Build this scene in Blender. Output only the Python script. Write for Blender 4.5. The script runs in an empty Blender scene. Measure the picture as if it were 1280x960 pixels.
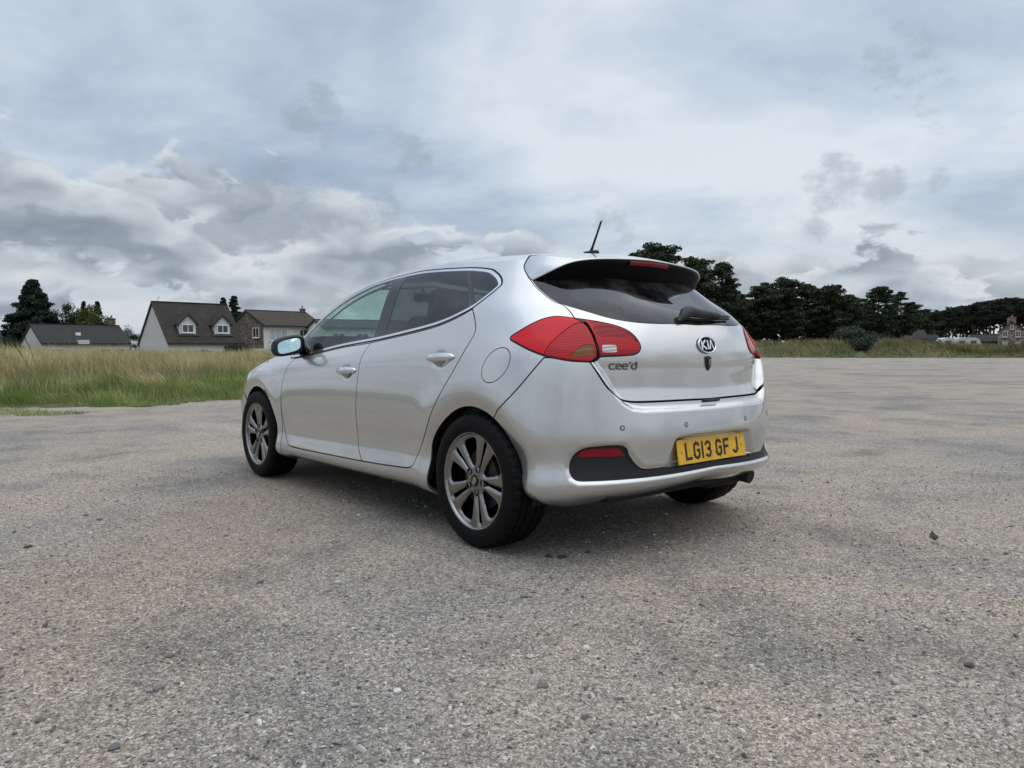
import bpy, bmesh, math, random
import numpy as np
from mathutils import Vector, Matrix
SC = bpy.context.scene
COL = SC.collection
rng = np.random.default_rng(7)
random.seed(7)
R_ = math.radians

# ------------------------------------------------------------------ camera
CAM_POS = Vector((-2.8057, 2.9589, 0.9233))
YAW, PITCH, ROLL = -0.6908, -0.0453, -0.0046
def cam_axes():
    cy, sy, cp, sp = math.cos(YAW), math.sin(YAW), math.cos(PITCH), math.sin(PITCH)
    f = Vector((cy*cp, sy*cp, sp)); r = Vector((sy, -cy, 0)); u = r.cross(f)
    cr, sr = math.cos(ROLL), math.sin(ROLL)
    return f, r*cr+u*sr, u*cr-r*sr
_f, _r, _u = cam_axes()
cd = bpy.data.cameras.new('camera'); cam = bpy.data.objects.new('camera', cd); COL.objects.link(cam)
cam.matrix_world = Matrix(((_r.x, _u.x, -_f.x, CAM_POS.x), (_r.y, _u.y, -_f.y, CAM_POS.y), (_r.z, _u.z, -_f.z, CAM_POS.z), (0, 0, 0, 1)))
cd.sensor_width = 36.0; cd.lens = 36.0*944.17/1280; cd.clip_start = .05; cd.clip_end = 6000
SC.camera = cam
SC.view_settings.view_transform = 'Standard'; SC.view_settings.look = 'None'
SC.cycles.max_bounces = 6; SC.cycles.diffuse_bounces = 3; SC.cycles.glossy_bounces = 4; SC.cycles.transparent_max_bounces = 12
SC.view_settings.exposure = 0.10; SC.view_settings.gamma = 1.0; SC.view_settings.use_curve_mapping = False
class NT:
    """terse node-tree builder"""
    def __init__(s, tree): s.t = tree; s.n = tree.nodes; s.l = tree.links
    def new(s, kind, **kw):
        n = s.n.new(kind)
        for k, v in kw.items():
            if k.startswith('i_'): s.put(n, k[2:].replace('_', ' '), v)
            else: setattr(n, k, v)
        return n
    def put(s, n, key, v):
        sock = n.inputs[int(key)] if str(key).isdigit() else n.inputs[key]
        if isinstance(v, bpy.types.NodeSocket): s.l.new(v, sock)
        elif isinstance(v, bpy.types.Node): s.l.new(v.outputs[0], sock)
        else: sock.default_value = v
    def noise(s, vec, scale, detail=4., rough=.55, dist=0., dims='3D', kind='FBM'):
        n = s.n.new('ShaderNodeTexNoise'); n.noise_dimensions = dims; n.noise_type = kind
        s.put(n, 'Vector', vec); s.put(n, 'Scale', scale); s.put(n, 'Detail', detail); s.put(n, 'Roughness', rough); s.put(n, 'Distortion', dist)
        return n.outputs['Fac']
    def ramp(s, fac, stops, interp='LINEAR'):
        n = s.n.new('ShaderNodeValToRGB'); n.color_ramp.interpolation = interp; e = n.color_ramp.elements
        while len(e) < len(stops): e.new(.5)
        for el, (p, c) in zip(e, stops):
            el.position = p; el.color = (*c, 1) if not isinstance(c, (int, float)) else (c, c, c, 1)
        s.put(n, 'Fac', fac); return n.outputs['Color']
    def math(s, op, a, b=None, clamp=False):
        n = s.n.new('ShaderNodeMath'); n.operation = op; n.use_clamp = clamp
        s.put(n, 0, a)
        if b is not None: s.put(n, 1, b)
        return n.outputs[0]
    def vmath(s, op, a, b=None, out=0):
        n = s.n.new('ShaderNodeVectorMath'); n.operation = op; s.put(n, 0, a)
        if b is not None: s.put(n, 1, b)
        return n.outputs[out]
    def mix(s, fac, a, b, mode='MIX'):
        n = s.n.new('ShaderNodeMix'); n.data_type = 'RGBA'; n.blend_type = mode
        s.put(n, 0, fac)
        for idx, v in ((6, a), (7, b)):
            if isinstance(v, tuple) and len(v) == 3: v = (*v, 1)
            s.put(n, str(idx), v)
        return n.outputs[2]
    def maprange(s, v, a, b, c, d, smooth=False):
        n = s.n.new('ShaderNodeMapRange'); n.clamp = True
        if smooth: n.interpolation_type = 'SMOOTHSTEP'
        for i, x in enumerate((v, a, b, c, d)): s.put(n, i, x)
        return n.outputs[0]
# ------------------------------------------------------------------ sky (overcast, broken low cloud) and sun
SUN_AZ, SUN_EL = R_(-128), R_(70)
SUN_DIR = Vector((math.cos(SUN_AZ)*math.cos(SUN_EL), math.sin(SUN_AZ)*math.cos(SUN_EL), math.sin(SUN_EL)))
def make_sky():
    w = bpy.data.worlds.new('World'); SC.world = w; w.use_nodes = True
    t = NT(w.node_tree); bg = t.n['Background']
    d = t.new('ShaderNodeTexCoord').outputs['Generated']
    sx = t.new('ShaderNodeSeparateXYZ', i_Vector=d); z = sx.outputs['Z']
    sk = t.new('ShaderNodeTexSky'); sk.sky_type = 'NISHITA'; sk.sun_disc = False
    sk.sun_elevation = SUN_EL; sk.sun_rotation = math.pi/2-SUN_AZ; sk.air_density = 1.2; sk.dust_density = 2.0
    blue = t.mix(1., sk.outputs[0], (.10, .10, .10), 'MULTIPLY')
    zc = t.math('MAXIMUM', z, 0.)
    # high veil on a cloud plane
    inv = t.math('DIVIDE', 1., t.math('ADD', zc, .16))
    plane = t.vmath('MULTIPLY', d, t.new('ShaderNodeCombineXYZ', i_X=inv, i_Y=inv, i_Z=0.))
    n1 = t.noise(t.vmath('ADD', plane, (.6, 1.9, 0.)), .75, 5., .50, .6)
    n2 = t.noise(t.vmath('ADD', plane, (7.3, 2.1, 0)), 1.6, 5., .6)
    hi = t.math('ADD', t.math('MULTIPLY', n1, .72), t.math('MULTIPLY', n2, .28))
    glow = t.vmath('DOT_PRODUCT', d, tuple(SUN_DIR), 1)
    hi = t.math('ADD', hi, t.math('MULTIPLY', t.maprange(glow, -.75, .6, 0., 1.), .20))
    veil = t.ramp(hi, [(.47, (.315, .390, .500)), (.56, (.405, .480, .590)), (.64, (.565, .635, .715)), (.73, (.75, .795, .83))])
    col = t.mix(.86, blue, veil)
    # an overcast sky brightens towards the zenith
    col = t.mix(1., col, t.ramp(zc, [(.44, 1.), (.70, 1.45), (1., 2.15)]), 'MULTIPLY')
    # brighter, creamier band low down
    col = t.mix(t.maprange(zc, .0, .22, .70, 0., True), col, (.60, .64, .655))
    # low cumulus: noise stretched along the horizon
    def cumulus(col, off, scale, topf, lo, hi_, base_c, strength):
        st = t.vmath('ADD', t.vmath('MULTIPLY', d, (1., 1., 2.1)), off)
        w3 = t.new('ShaderNodeTexNoise'); t.put(w3, 'Vector', st); w3.inputs['Scale'].default_value = scale*2.2; w3.inputs['Detail'].default_value = 1.5
        st2 = t.vmath('ADD', st, t.vmath('MULTIPLY', t.vmath('SUBTRACT', w3.outputs['Color'], (.5, .5, .5)), (.07, .07, .05)))
        n_a = t.noise(st2, scale, 6., .58); n_b = t.noise(t.vmath('ADD', st2, (0., 0., .055)), scale, 2., .52)
        rel = t.math('DIVIDE', zc, topf)
        cov = t.math('ADD', n_a, t.math('ADD', t.maprange(rel, .5, 1.15, .055, -.20, True), t.maprange(rel, .0, .35, -.05, 0.)))
        mask = t.maprange(cov, lo, hi_, 0., 1., True)
        lit = t.math('SUBTRACT', n_a, n_b)
        shade = t.math('ADD', t.maprange(cov, lo, lo+.22, .42, 0.), t.maprange(lit, -.09, .10, 0., .62))
        cc = t.ramp(shade, base_c)
        return t.mix(t.math('MULTIPLY', mask, strength), col, cc)
    lft = t.vmath('DOT_PRODUCT', d, (.36, .93, 0.), 1)
    az = t.noise(t.vmath('MULTIPLY', d, (1., 1., 0.)), 2.6, 2., .5)
    top1 = t.math('ADD', t.maprange(lft, -.42, .15, .150, .275, True), t.math('MULTIPLY', t.math('SUBTRACT', az, .5), .10))
    GREY = [(.0, (.205, .245, .288)), (.32, (.280, .325, .372)), (.62, (.45, .50, .545)), (1., (.70, .725, .735))]
    PALE = [(.0, (.29, .328, .368)), (.40, (.375, .415, .450)), (.70, (.52, .56, .59)), (1., (.70, .725, .735))]
    col = cumulus(col, (3.3, 1.2, .9), 5.2, t.math('MULTIPLY', top1, .95), .435, .54, PALE, .85)
    col = cumulus(col, (1.7, 4.2, .35), 6.4, top1, .455, .515, GREY, .93)
    # scattered small dark scud higher up
    sc_n = t.noise(t.vmath('ADD', t.vmath('MULTIPLY', d, (1., 1., 1.5)), (9.1, .4, 2.2)), 26., 5., .62)
    pick = None
    for (vx, vy, vz, r, s_) in SCUD:
        q = t.vmath('DOT_PRODUCT', d, (vx, vy, vz), 1)
        g = t.math('MULTIPLY', t.maprange(q, math.cos(r*1.5), 1., 0., 1.), s_)
        pick = g if pick is None else t.math('MAXIMUM', pick, g)
    ms = t.maprange(t.math('ADD', t.math('MULTIPLY', pick, .42), t.math('MULTIPLY', sc_n, .9)), .57, .86, 0., .50, True)
    col = t.mix(ms, col, (.30, .345, .395))
    # below the horizon: dull ground haze (never seen directly)
    col = t.mix(t.maprange(z, -.02, .0, 1., 0.), col, (.20, .19, .175))
    col = t.mix(1., col, (.985, 1.0, 1.025), 'MULTIPLY')
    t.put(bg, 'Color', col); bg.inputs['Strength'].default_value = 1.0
    w.cycles.sampling_method = 'MANUAL'; w.cycles.sample_map_resolution = 256
def px_dir(x, y):
    v = (_f+_r*((x-640)/944.17)-_u*((y-480)/944.17)).normalized(); return v
SCUD = [(*px_dir(x, y), r, s) for x, y, r, s in ((392, 143, .030, .9), (512, 186, .030, .8), (478, 262, .022, .85), (340, 256, .05, .9), (1046, 232, .034, .95), (1100, 232, .026, .95), (1172, 228, .014, .8), (1150, 122, .040, .55), (1100, 82, .024, .70), (1150, 58, .034, .55), (1022, 289, .02, .8), (760, 285, .03, .5))]
make_sky()
sl = bpy.data.lights.new('sun', 'SUN'); sl.energy = .60; sl.angle = R_(100); sl.color = (1., .965, .91)
so = bpy.data.objects.new('sun', sl); COL.objects.link(so)
so.rotation_euler = SUN_DIR.to_track_quat('Z', 'Y').to_euler()


# ------------------------------------------------------------------ helpers
def mat(name, base=(.5, .5, .5), rough=.5, metal=0., spec=.5, coat=0., coat_rough=.03, emit=None, trans=0., ior=1.45):
    m = bpy.data.materials.new(name); m.use_nodes = True
    b = m.node_tree.nodes['Principled BSDF']
    b.inputs['Base Color'].default_value = (*base, 1); b.inputs['Roughness'].default_value = rough
    b.inputs['Metallic'].default_value = metal; b.inputs['Specular IOR Level'].default_value = spec
    b.inputs['Coat Weight'].default_value = coat; b.inputs['Coat Roughness'].default_value = coat_rough
    b.inputs['Transmission Weight'].default_value = trans; b.inputs['IOR'].default_value = ior
    return m
def nmat(name):
    m = bpy.data.materials.new(name); m.use_nodes = True
    t = NT(m.node_tree); return m, t, t.n['Principled BSDF']
def bump(t, b, height, strength=.3, dist=.01):
    n = t.n.new('ShaderNodeBump'); t.put(n, 'Height', height); n.inputs['Strength'].default_value = strength; n.inputs['Distance'].default_value = dist
    t.l.new(n.outputs[0], b.inputs['Normal'])

def link(name, me, mat_=None, parent=None):
    o = bpy.data.objects.new(name, me); COL.objects.link(o)
    if mat_ is not None and me is not None and len(me.materials) == 0:
        for q in (mat_ if isinstance(mat_, (list, tuple)) else [mat_]): me.materials.append(q)
    if parent is not None: o.parent = parent
    return o
def pyd(name, V, F, mat_=None, parent=None, smooth=True, normals=None, mi=None):
    """mesh object from arrays; F a list of tuples or an (m,3)/(m,4) array"""
    me = bpy.data.meshes.new(name)
    V = np.asarray(V, np.float32)
    if isinstance(F, np.ndarray):
        k = F.shape[1]; m = len(F)
        me.vertices.add(len(V)); me.vertices.foreach_set('co', V.ravel())
        me.loops.add(m*k); me.loops.foreach_set('vertex_index', F.astype(np.int32).ravel())
        me.polygons.add(m); me.polygons.foreach_set('loop_start', np.arange(0, m*k, k, dtype=np.int32))
        me.update(calc_edges=True)
    else:
        me.from_pydata(V.tolist(), [], [tuple(int(i) for i in f) for f in F]); me.update()
    if smooth: me.polygons.foreach_set('use_smooth', np.ones(len(me.polygons), bool))
    else: me.polygons.foreach_set('use_smooth', np.zeros(len(me.polygons), bool))
    if mi is not None: me.polygons.foreach_set('material_index', np.asarray(mi, np.int32))
    if normals is not None: me.normals_split_custom_set_from_vertices(np.asarray(normals, np.float32).tolist())
    return link(name, me, mat_, parent)
def from_bm(name, bm, mat_=None, parent=None, smooth=False, auto=None):
    me = bpy.data.meshes.new(name); bmesh.ops.recalc_face_normals(bm, faces=bm.faces[:]); bm.to_mesh(me); bm.free()
    me.polygons.foreach_set('use_smooth', np.full(len(me.polygons), bool(smooth)))
    if auto: me.set_sharp_from_angle(angle=R_(auto))
    return link(name, me, mat_, parent)
def add_box(bm, c, s, rot=None, bevel=0., seg=2):
    r = bmesh.ops.create_cube(bm, size=1.0)['verts']
    bmesh.ops.scale(bm, vec=s, verts=r)
    if bevel > 0:
        es = list({e for v in r for e in v.link_edges})
        rr = bmesh.ops.bevel(bm, geom=es, offset=bevel, segments=seg, profile=.5, affect='EDGES')
        r = list({v for f in rr['faces'] for v in f.verts} | {v for v in r if v.is_valid})
        seen = set(r); stack = list(r)
        while stack:
            v = stack.pop()
            for e in v.link_edges:
                o = e.other_vert(v)
                if o not in seen: seen.add(o); stack.append(o)
        r = list(seen)
    if rot is not None: bmesh.ops.rotate(bm, cent=(0, 0, 0), matrix=rot, verts=r)
    bmesh.ops.translate(bm, vec=c, verts=r)
    return r
def box(name, c, s, m, parent=None, rot=None, bevel=0., seg=2):
    bm = bmesh.new(); add_box(bm, c, s, rot, bevel, seg)
    return from_bm(name, bm, m, parent, smooth=bevel > 0, auto=40 if bevel > 0 else None)
def tube_arrays(pts, radii, n=10, cap=True):
    pts = [Vector(p) for p in pts]; V = []; F = []
    ref = Vector((0, 0, 1))
    for i, p in enumerate(pts):
        d = (pts[min(i+1, len(pts)-1)]-pts[max(i-1, 0)]).normalized()
        a = d.cross(ref if abs(d.dot(ref)) < .95 else Vector((1, 0, 0))).normalized(); b = d.cross(a)
        r = radii[i] if hasattr(radii, '__len__') else radii
        for k in range(n):
            t = 2*math.pi*k/n; V.append(tuple(p+(a*math.cos(t)+b*math.sin(t))*r))
    for i in range(len(pts)-1):
        for k in range(n):
            k2 = (k+1) % n; F.append((i*n+k, i*n+k2, (i+1)*n+k2, (i+1)*n+k))
    if cap:
        F.append(tuple(range(n))); F.append(tuple((len(pts)-1)*n+k for k in reversed(range(n))))
    return V, F
def tube(name, pts, radii, m, parent=None, n=10):
    V, F = tube_arrays(pts, radii, n); o = pyd(name, V, F, m, parent)
    o.data.set_sharp_from_angle(angle=R_(50)); return o
def thing(name, label, cat, loc=(0, 0, 0), rz=0., group=None):
    o = bpy.data.objects.new(name, None); COL.objects.link(o); o.empty_display_size = .2
    o.location = loc; o.rotation_euler = (0, 0, rz)
    tag(o, label, cat, group); return o
def tag(o, label=None, cat=None, group=None, kind=None):
    if label: o['label'] = label
    if cat: o['category'] = cat
    if group: o['group'] = group
    if kind: o['kind'] = kind
    return o
# ================================================================== GROUND
FH = Vector((math.cos(YAW), math.sin(YAW), 0)); RH = Vector((math.sin(YAW), -math.cos(YAW), 0))
def at(bx, depth, z=0.):
    """ground point at a bearing and a distance ahead of the viewpoint"""
    p = Vector((CAM_POS.x, CAM_POS.y, 0))+FH*depth+RH*((bx-640)/944.17*depth); return Vector((p.x, p.y, z))
def clip_tri(A, F, f):
    f = np.where(np.abs(f) < 1e-9, 1e-9, f); return F[(f[F] > 0).all(1)]
def vnoise(P, seed=0, octaves=4):
    """cheap smooth 2-D value noise 0..1"""
    out = np.zeros(len(P)); amp = 1.; tot = 0.
    for o in range(octaves):
        q = P*(2**o); i = np.floor(q).astype(np.int64); f = q-i; f = f*f*(3-2*f)
        def h(a, b): 
            x = (a*374761393+b*668265263+seed*974711+o*1013) & 0x7fffffff; x = ((x ^ (x >> 13))*1274126177) & 0x7fffffff; return ((x ^ (x >> 16)) & 0xffff)/65535.
        v = (h(i[:, 0], i[:, 1])*(1-f[:, 0])+h(i[:, 0]+1, i[:, 1])*f[:, 0])*(1-f[:, 1])+(h(i[:, 0], i[:, 1]+1)*(1-f[:, 0])+h(i[:, 0]+1, i[:, 1]+1)*f[:, 0])*f[:, 1]
        out += amp*v; tot += amp; amp *= .5
    return out/tot
# outline of the gravel car park
EDGE = [at(b, d) for b, d in ((-600, 10.0), (-250, 11.3), (-60, 12.3), (0, 12.7), (60, 12.9), (110, 12.6), (170, 12.7), (230, 13.9), (300, 14.8), (360, 17.), (440, 22.), (540, 31.), (640, 42.), (780, 60.), (900, 74.), (960, 77.), (1060, 73.), (1180, 69.), (1280, 66.), (1500, 62.), (2100, 55.))]
back = [Vector((CAM_POS.x, CAM_POS.y, 0))+v for v in (RH*60+FH*10, RH*50-FH*40, -FH*60, -RH*30-FH*40, -RH*22-FH*5)]
LOT = np.array([(p.x, p.y) for p in EDGE+back])
def polysd2(P, poly):
    d2 = np.full(len(P), 1e12); ins = np.zeros(len(P), bool)
    for a, b in zip(poly, np.roll(poly, -1, 0)):
        e = b-a; q = P-a; h = np.clip(q@e/(e@e), 0, 1); d2 = np.minimum(d2, (q[:, 0]-h*e[0])**2+(q[:, 1]-h*e[1])**2); c = (a[1] > P[:, 1]) != (b[1] > P[:, 1])
        if e[1] != 0: ins ^= c & (P[:, 0] < a[0]+e[0]*(P[:, 1]-a[1])/e[1])
    return np.where(ins, 1, -1)*np.sqrt(d2)
def gravel_mat():
    m, t, b = nmat('crushed_stone_gravel')
    g = t.new('ShaderNodeTexCoord').outputs['Object']
    flat = t.vmath('MULTIPLY', g, (1., 1., 0.))
    def vor(scale, feat='F1'):
        n = t.new('ShaderNodeTexVoronoi'); n.feature = feat; t.put(n, 'Vector', flat); n.inputs['Scale'].default_value = scale; return n
    big = t.noise(flat, .32, 6., .62, .4); mid = t.noise(t.vmath('ADD', flat, (4, 9, 0)), 1.3, 7., .66, .3); fine = t.noise(flat, 38., 6., .75)
    track = t.noise(t.vmath('MULTIPLY', flat, (.22, .75, 0)), 1.0, 5., .6, .5)
    base = t.ramp(big, [(.38, (.255, .240, .218)), (.46, (.335, .300, .262)), (.54, (.395, .335, .270)), (.62, (.350, .312, .272)), (.74, (.265, .252, .232))])
    base = t.mix(t.maprange(mid, .50, .68, 0., .74), base, (.150, .146, .138))
    base = t.mix(t.maprange(track, .54, .72, 0., .55), base, (.42, .385, .342))
    base = t.mix(t.maprange(mid, .30, .44, .55, 0.), base, (.44, .375, .305))
    # brown worn track left by turning cars, from beside the car towards the lower left
    tr = t.vmath('SUBTRACT', flat, tuple(at(300, 4.0))); dr = (at(60, 2.6)-at(430, 5.2)).normalized()
    al = t.vmath('DOT_PRODUCT', tr, tuple(dr), 1); ac = t.math('ADD', t.vmath('DOT_PRODUCT', tr, (-dr.y, dr.x, 0.), 1), t.math('MULTIPLY', t.math('SUBTRACT', mid, .5), 1.1))
    wm = t.math('MULTIPLY', t.maprange(t.math('ABSOLUTE', ac), .25, .95, 1., 0., True), t.maprange(t.math('ABSOLUTE', al), 1.4, 3.2, 1., 0., True))
    base = t.mix(t.math('MULTIPLY', wm, .62), base, (.345, .285, .222))
    v1 = vor(150.); v2 = vor(75.); v3 = vor(340.)
    c1 = t.new('ShaderNodeSeparateColor', i_Color=v1.outputs['Color']).outputs[0]
    c2 = t.new('ShaderNodeSeparateColor', i_Color=v2.outputs['Color']).outputs[1]
    c3 = t.new('ShaderNodeSeparateColor', i_Color=v3.outputs['Color']).outputs[2]
    grain = t.math('ADD', t.math('ADD', t.math('MULTIPLY', c1, .40), t.math('MULTIPLY', c2, .26)), t.math('MULTIPLY', c3, .34))
    mul = t.ramp(grain, [(.14, .36), (.36, .72), (.54, 1.02), (.70, 1.42), (.90, 2.2)])
    col = t.mix(1., base, mul, 'MULTIPLY')
    pale = t.math('MULTIPLY', t.maprange(c1, .90, .96, 0., 1.), t.maprange(fine, .4, .6, 0., .8))
    col = t.mix(pale, col, (.66, .63, .59)); col = t.mix(1., col, (.945, .93, .905), 'MULTIPLY')
    t.put(b, 'Base Color', col); b.inputs['Roughness'].default_value = .92; b.inputs['Specular IOR Level'].default_value = .25
    h = t.math('ADD', t.math('ADD', t.math('MULTIPLY', v1.outputs['Distance'], -.5), t.math('MULTIPLY', v2.outputs['Distance'], -.45)), t.math('ADD', t.math('MULTIPLY', fine, .5), t.math('MULTIPLY', mid, 1.5)))
    bump(t, b, h, .9, .012)
    return m
GRAVEL = gravel_mat()
def soil_mat():
    m, t, b = nmat('rough_grass_and_soil'); g = t.new('ShaderNodeTexCoord').outputs['Object']
    n = t.noise(g, .25, 8., .65); t.put(b, 'Base Color', t.ramp(n, [(.35, (.055, .070, .022)), (.5, (.095, .100, .038)), (.68, (.165, .140, .065))]))
    b.inputs['Roughness'].default_value = .95; bump(t, b, t.noise(g, 14., 6., .7), .8, .06); return m
SOIL = soil_mat()
def ground_height(P):
    """gentle rise of the field to the left and an earth bank at the far right edge"""
    s = -polysd2(P, LOT)                       # distance outside the gravel
    q = P-np.array([CAM_POS.x, CAM_POS.y]); dep = q@np.array([FH.x, FH.y]); lat = q@np.array([RH.x, RH.y])
    z = np.interp(s, [0, .6, 3, 8, 30], [-.03, .03, .12, .20, .30])
    bx = 640+944.17*lat/np.maximum(dep, 1.)
    far = np.clip((dep-45)/15, 0, 1)*np.clip((bx-700)/60, 0, 1)
    gap = 1-.85*np.exp(-((bx-1078)/17)**2)
    bank = np.interp(s, [0, 1.0, 4., 9., 16., 30.], [0, .15, .95, 1.0, .6, .35])*(.35+1.3*vnoise(P*.13, 5, 2))*gap
    z = z+np.clip((s-1.2)/2.5, 0, 1)*(vnoise(P*.42, 15, 3)-.45)*.55
    return z*(1-far)+far*(bank-.03)
def big_ground():
    rs = np.concatenate([np.linspace(4, 30, 60), np.geomspace(30.5, 140, 90), np.geomspace(150, 3500, 26)]); n = 400; th = np.arange(n)*2*math.pi/n
    X = CAM_POS.x+rs[:, None]*np.cos(th); Y = CAM_POS.y+rs[:, None]*np.sin(th); P = np.stack([X.ravel(), Y.ravel()], 1)
    s = polysd2(P, LOT); z = np.where(s > .5, -.06, ground_height(P)); z = np.where((s > -1.2) & (s <= .5), np.minimum(z, np.interp(-s, [-.5, 0, 1.2], [-.06, -.012, .06])), z)
    z += (vnoise(P*.6, 3)-.5)*.10*np.clip(-s, 0, 1)
    far = np.hypot(P[:, 0]-CAM_POS.x, P[:, 1]-CAM_POS.y); z = np.where(far > 300, -.1+0*z, z)
    V = np.concatenate([np.stack([P[:, 0], P[:, 1], z], 1), [[CAM_POS.x, CAM_POS.y, -.06]]])
    i0 = (np.arange(len(rs)-1)[:, None]*n+np.arange(n)[None]).ravel(); i1 = (np.arange(len(rs)-1)[:, None]*n+((np.arange(n)+1) % n)[None]).ravel()
    F = [tuple(f) for f in np.stack([i0, i0+n, i1+n, i1], 1)]+[(len(V)-1, k, (k+1) % n) for k in range(n)]
    o = pyd('ground', V, F, SOIL); tag(o, kind='structure')
big_ground()
def gravel_sheet():
    rs = np.concatenate([np.geomspace(.4, 7, 230), np.geomspace(7.1, 90, 110)]); n = 640; th = np.arange(n)*2*math.pi/n
    X = CAM_POS.x+rs[:, None]*np.cos(th); Y = CAM_POS.y+rs[:, None]*np.sin(th); P = np.stack([X.ravel(), Y.ravel()], 1)
    s = polysd2(P, LOT)+(vnoise(P*1.3, 9)-.5)*.9
    far = np.hypot(P[:, 0]-CAM_POS.x, P[:, 1]-CAM_POS.y); near = np.clip((9-far)/5, 0, 1)
    z = (vnoise(P*22, 1, 3)-.5)*.010*near+(vnoise(P*2.2, 2, 3)-.5)*.020*np.clip((30-far)/20, 0, 1)-.004
    # keep the ground level under the tyres
    for (u, v) in ((0, .78), (2.65, .78), (0, -.78), (2.65, -.78)):
        r = np.hypot(P[:, 0]-u, P[:, 1]-v); z = np.where(r < .35, np.minimum(z, z*np.clip((r-.15)/.2, 0, 1)+.001*(1-np.clip((r-.15)/.2, 0, 1))), z)
    V = np.stack([P[:, 0], P[:, 1], z], 1)
    i0 = (np.arange(len(rs)-1)[:, None]*n+np.arange(n)[None]).ravel(); i1 = (np.arange(len(rs)-1)[:, None]*n+((np.arange(n)+1) % n)[None]).ravel()
    F = np.concatenate([np.stack([i0, i0+n, i1+n], 1), np.stack([i0, i1+n, i1], 1)])
    F = F[(s[F] > 0).all(1)]
    used = np.unique(F); mp = np.full(len(V), -1); mp[used] = np.arange(len(used))
    o = pyd('gravel_ground', V[used], mp[F], GRAVEL); tag(o, kind='structure')
gravel_sheet()

# ================================================================== HOUSES
def roof_mat(name, c1, c2, moss, pitch=.30, vert=.0):
    m, t, b = nmat(name); g = t.new('ShaderNodeTexCoord').outputs['Object']; s = t.new('ShaderNodeSeparateXYZ', i_Vector=g)
    n = t.noise(g, 1.1, 7., .65); n2 = t.noise(g, 7., 4., .6)
    col = t.mix(n2, c1, c2); col = t.mix(t.maprange(n, .50, .74, 0., .75), col, moss)
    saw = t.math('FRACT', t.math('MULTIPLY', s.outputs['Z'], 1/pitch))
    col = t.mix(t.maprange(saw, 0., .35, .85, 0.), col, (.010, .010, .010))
    t.put(b, 'Base Color', col); b.inputs['Roughness'].default_value = .85
    ribs = t.math('SINE', t.math('MULTIPLY', s.outputs['X'], 21.))
    bump(t, b, t.math('ADD', saw, t.math('MULTIPLY', ribs, .25)), .8, .05); return m
def wall_mat(name, c1, c2, scale=6., bmp=.4, brick=None):
    m, t, b = nmat(name); g = t.new('ShaderNodeTexCoord').outputs['Object']
    n = t.noise(g, scale, 8., .7); col = t.mix(t.maprange(n, .3, .7, 0., 1.), c1, c2)
    col = t.mix(t.maprange(t.noise(g, .5, 5., .6), .55, .8, 0., .4), col, tuple(x*.55 for x in c1))
    if brick:
        v = t.new('ShaderNodeTexVoronoi'); t.put(v, 'Vector', t.vmath('MULTIPLY', g, (1., 1., 1.9))); v.inputs['Scale'].default_value = brick
        cc = t.new('ShaderNodeSeparateColor', i_Color=v.outputs['Color']).outputs[0]
        col = t.mix(1., col, t.ramp(cc, [(.1, .55), (.5, .95), (.9, 1.5)]), 'MULTIPLY')
    t.put(b, 'Base Color', col); b.inputs['Roughness'].default_value = .9; bump(t, b, t.noise(g, scale*8, 5., .7), bmp, .03); return m
ROOF_DK = roof_mat('dark_concrete_tiles', (.022, .021, .022), (.036, .034, .034), (.055, .046, .032))
ROOF_BR = roof_mat('mossy_brown_tiles', (.024, .020, .019), (.038, .032, .029), (.078, .056, .030))
ROOF_C = roof_mat('brown_tiles_with_moss', (.034, .027, .020), (.052, .040, .028), (.095, .068, .024))
HARL = wall_mat('pale_grey_harling', (.56, .54, .53), (.66, .635, .62))
STONE = wall_mat('brown_rubble_stone', (.115, .092, .070), (.175, .140, .105), 4., .6, 3.2)
CREAM = wall_mat('cream_painted_wall', (.66, .64, .60), (.76, .74, .70))
PINKST = wall_mat('reddish_granite_wall', (.195, .145, .122), (.270, .205, .172), 3., .6, 2.2)
PINKW = wall_mat('faded_pink_wall', (.36, .20, .17), (.44, .27, .23))
UPVC = mat('white_window_frame', (.80, .80, .80), .4)
FASCIA = mat('dark_fascia_board', (.030, .028, .027), .6)
PANE = mat('reflective_window_pane', (.030, .040, .045), .05, 0., .8, .5)
CURT = mat('pale_net_curtain_pane', (.42, .45, .47), .25, 0., .5, .4)
def quad_part(name, quads, m, parent):
    V, F = [], []
    for q in quads:
        i = len(V); V += [tuple(p) for p in q]; F.append(tuple(range(i, i+len(q))))
    return pyd(name, V, F, m, parent, False)
def window(parent, c, w, h, right, out, nx=2, m=PANE):
    """a framed window standing proud of a wall: c centre, right and out unit vectors in the house's axes"""
    R3 = Matrix((right, out, (0, 0, 1))).transposed()
    bm = bmesh.new(); fr = .07
    for dx, dz, sx, sz in ((0, h/2-fr/2, w, fr), (0, -h/2+fr/2, w, fr), (-w/2+fr/2, 0, fr, h-2*fr), (w/2-fr/2, 0, fr, h-2*fr)): add_box(bm, (dx, .03, dz), (sx, .10, sz))
    for i in range(1, nx): add_box(bm, (-w/2+w*i/nx, .03, 0), (fr*.8, .09, h-2*fr))
    add_box(bm, (0, .07, -h/2-.03), (w+.12, .16, .06))
    bmesh.ops.transform(bm, matrix=Matrix.Translation(c) @ R3.to_4x4(), verts=bm.verts[:])
    f = from_bm('window', bm, UPVC, parent)
    bm = bmesh.new(); add_box(bm, (0, .0, 0), (w-fr, .05, h-fr)); bmesh.ops.transform(bm, matrix=Matrix.Translation(c) @ R3.to_4x4(), verts=bm.verts[:])
    from_bm('pane', bm, m, f); return f
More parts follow.
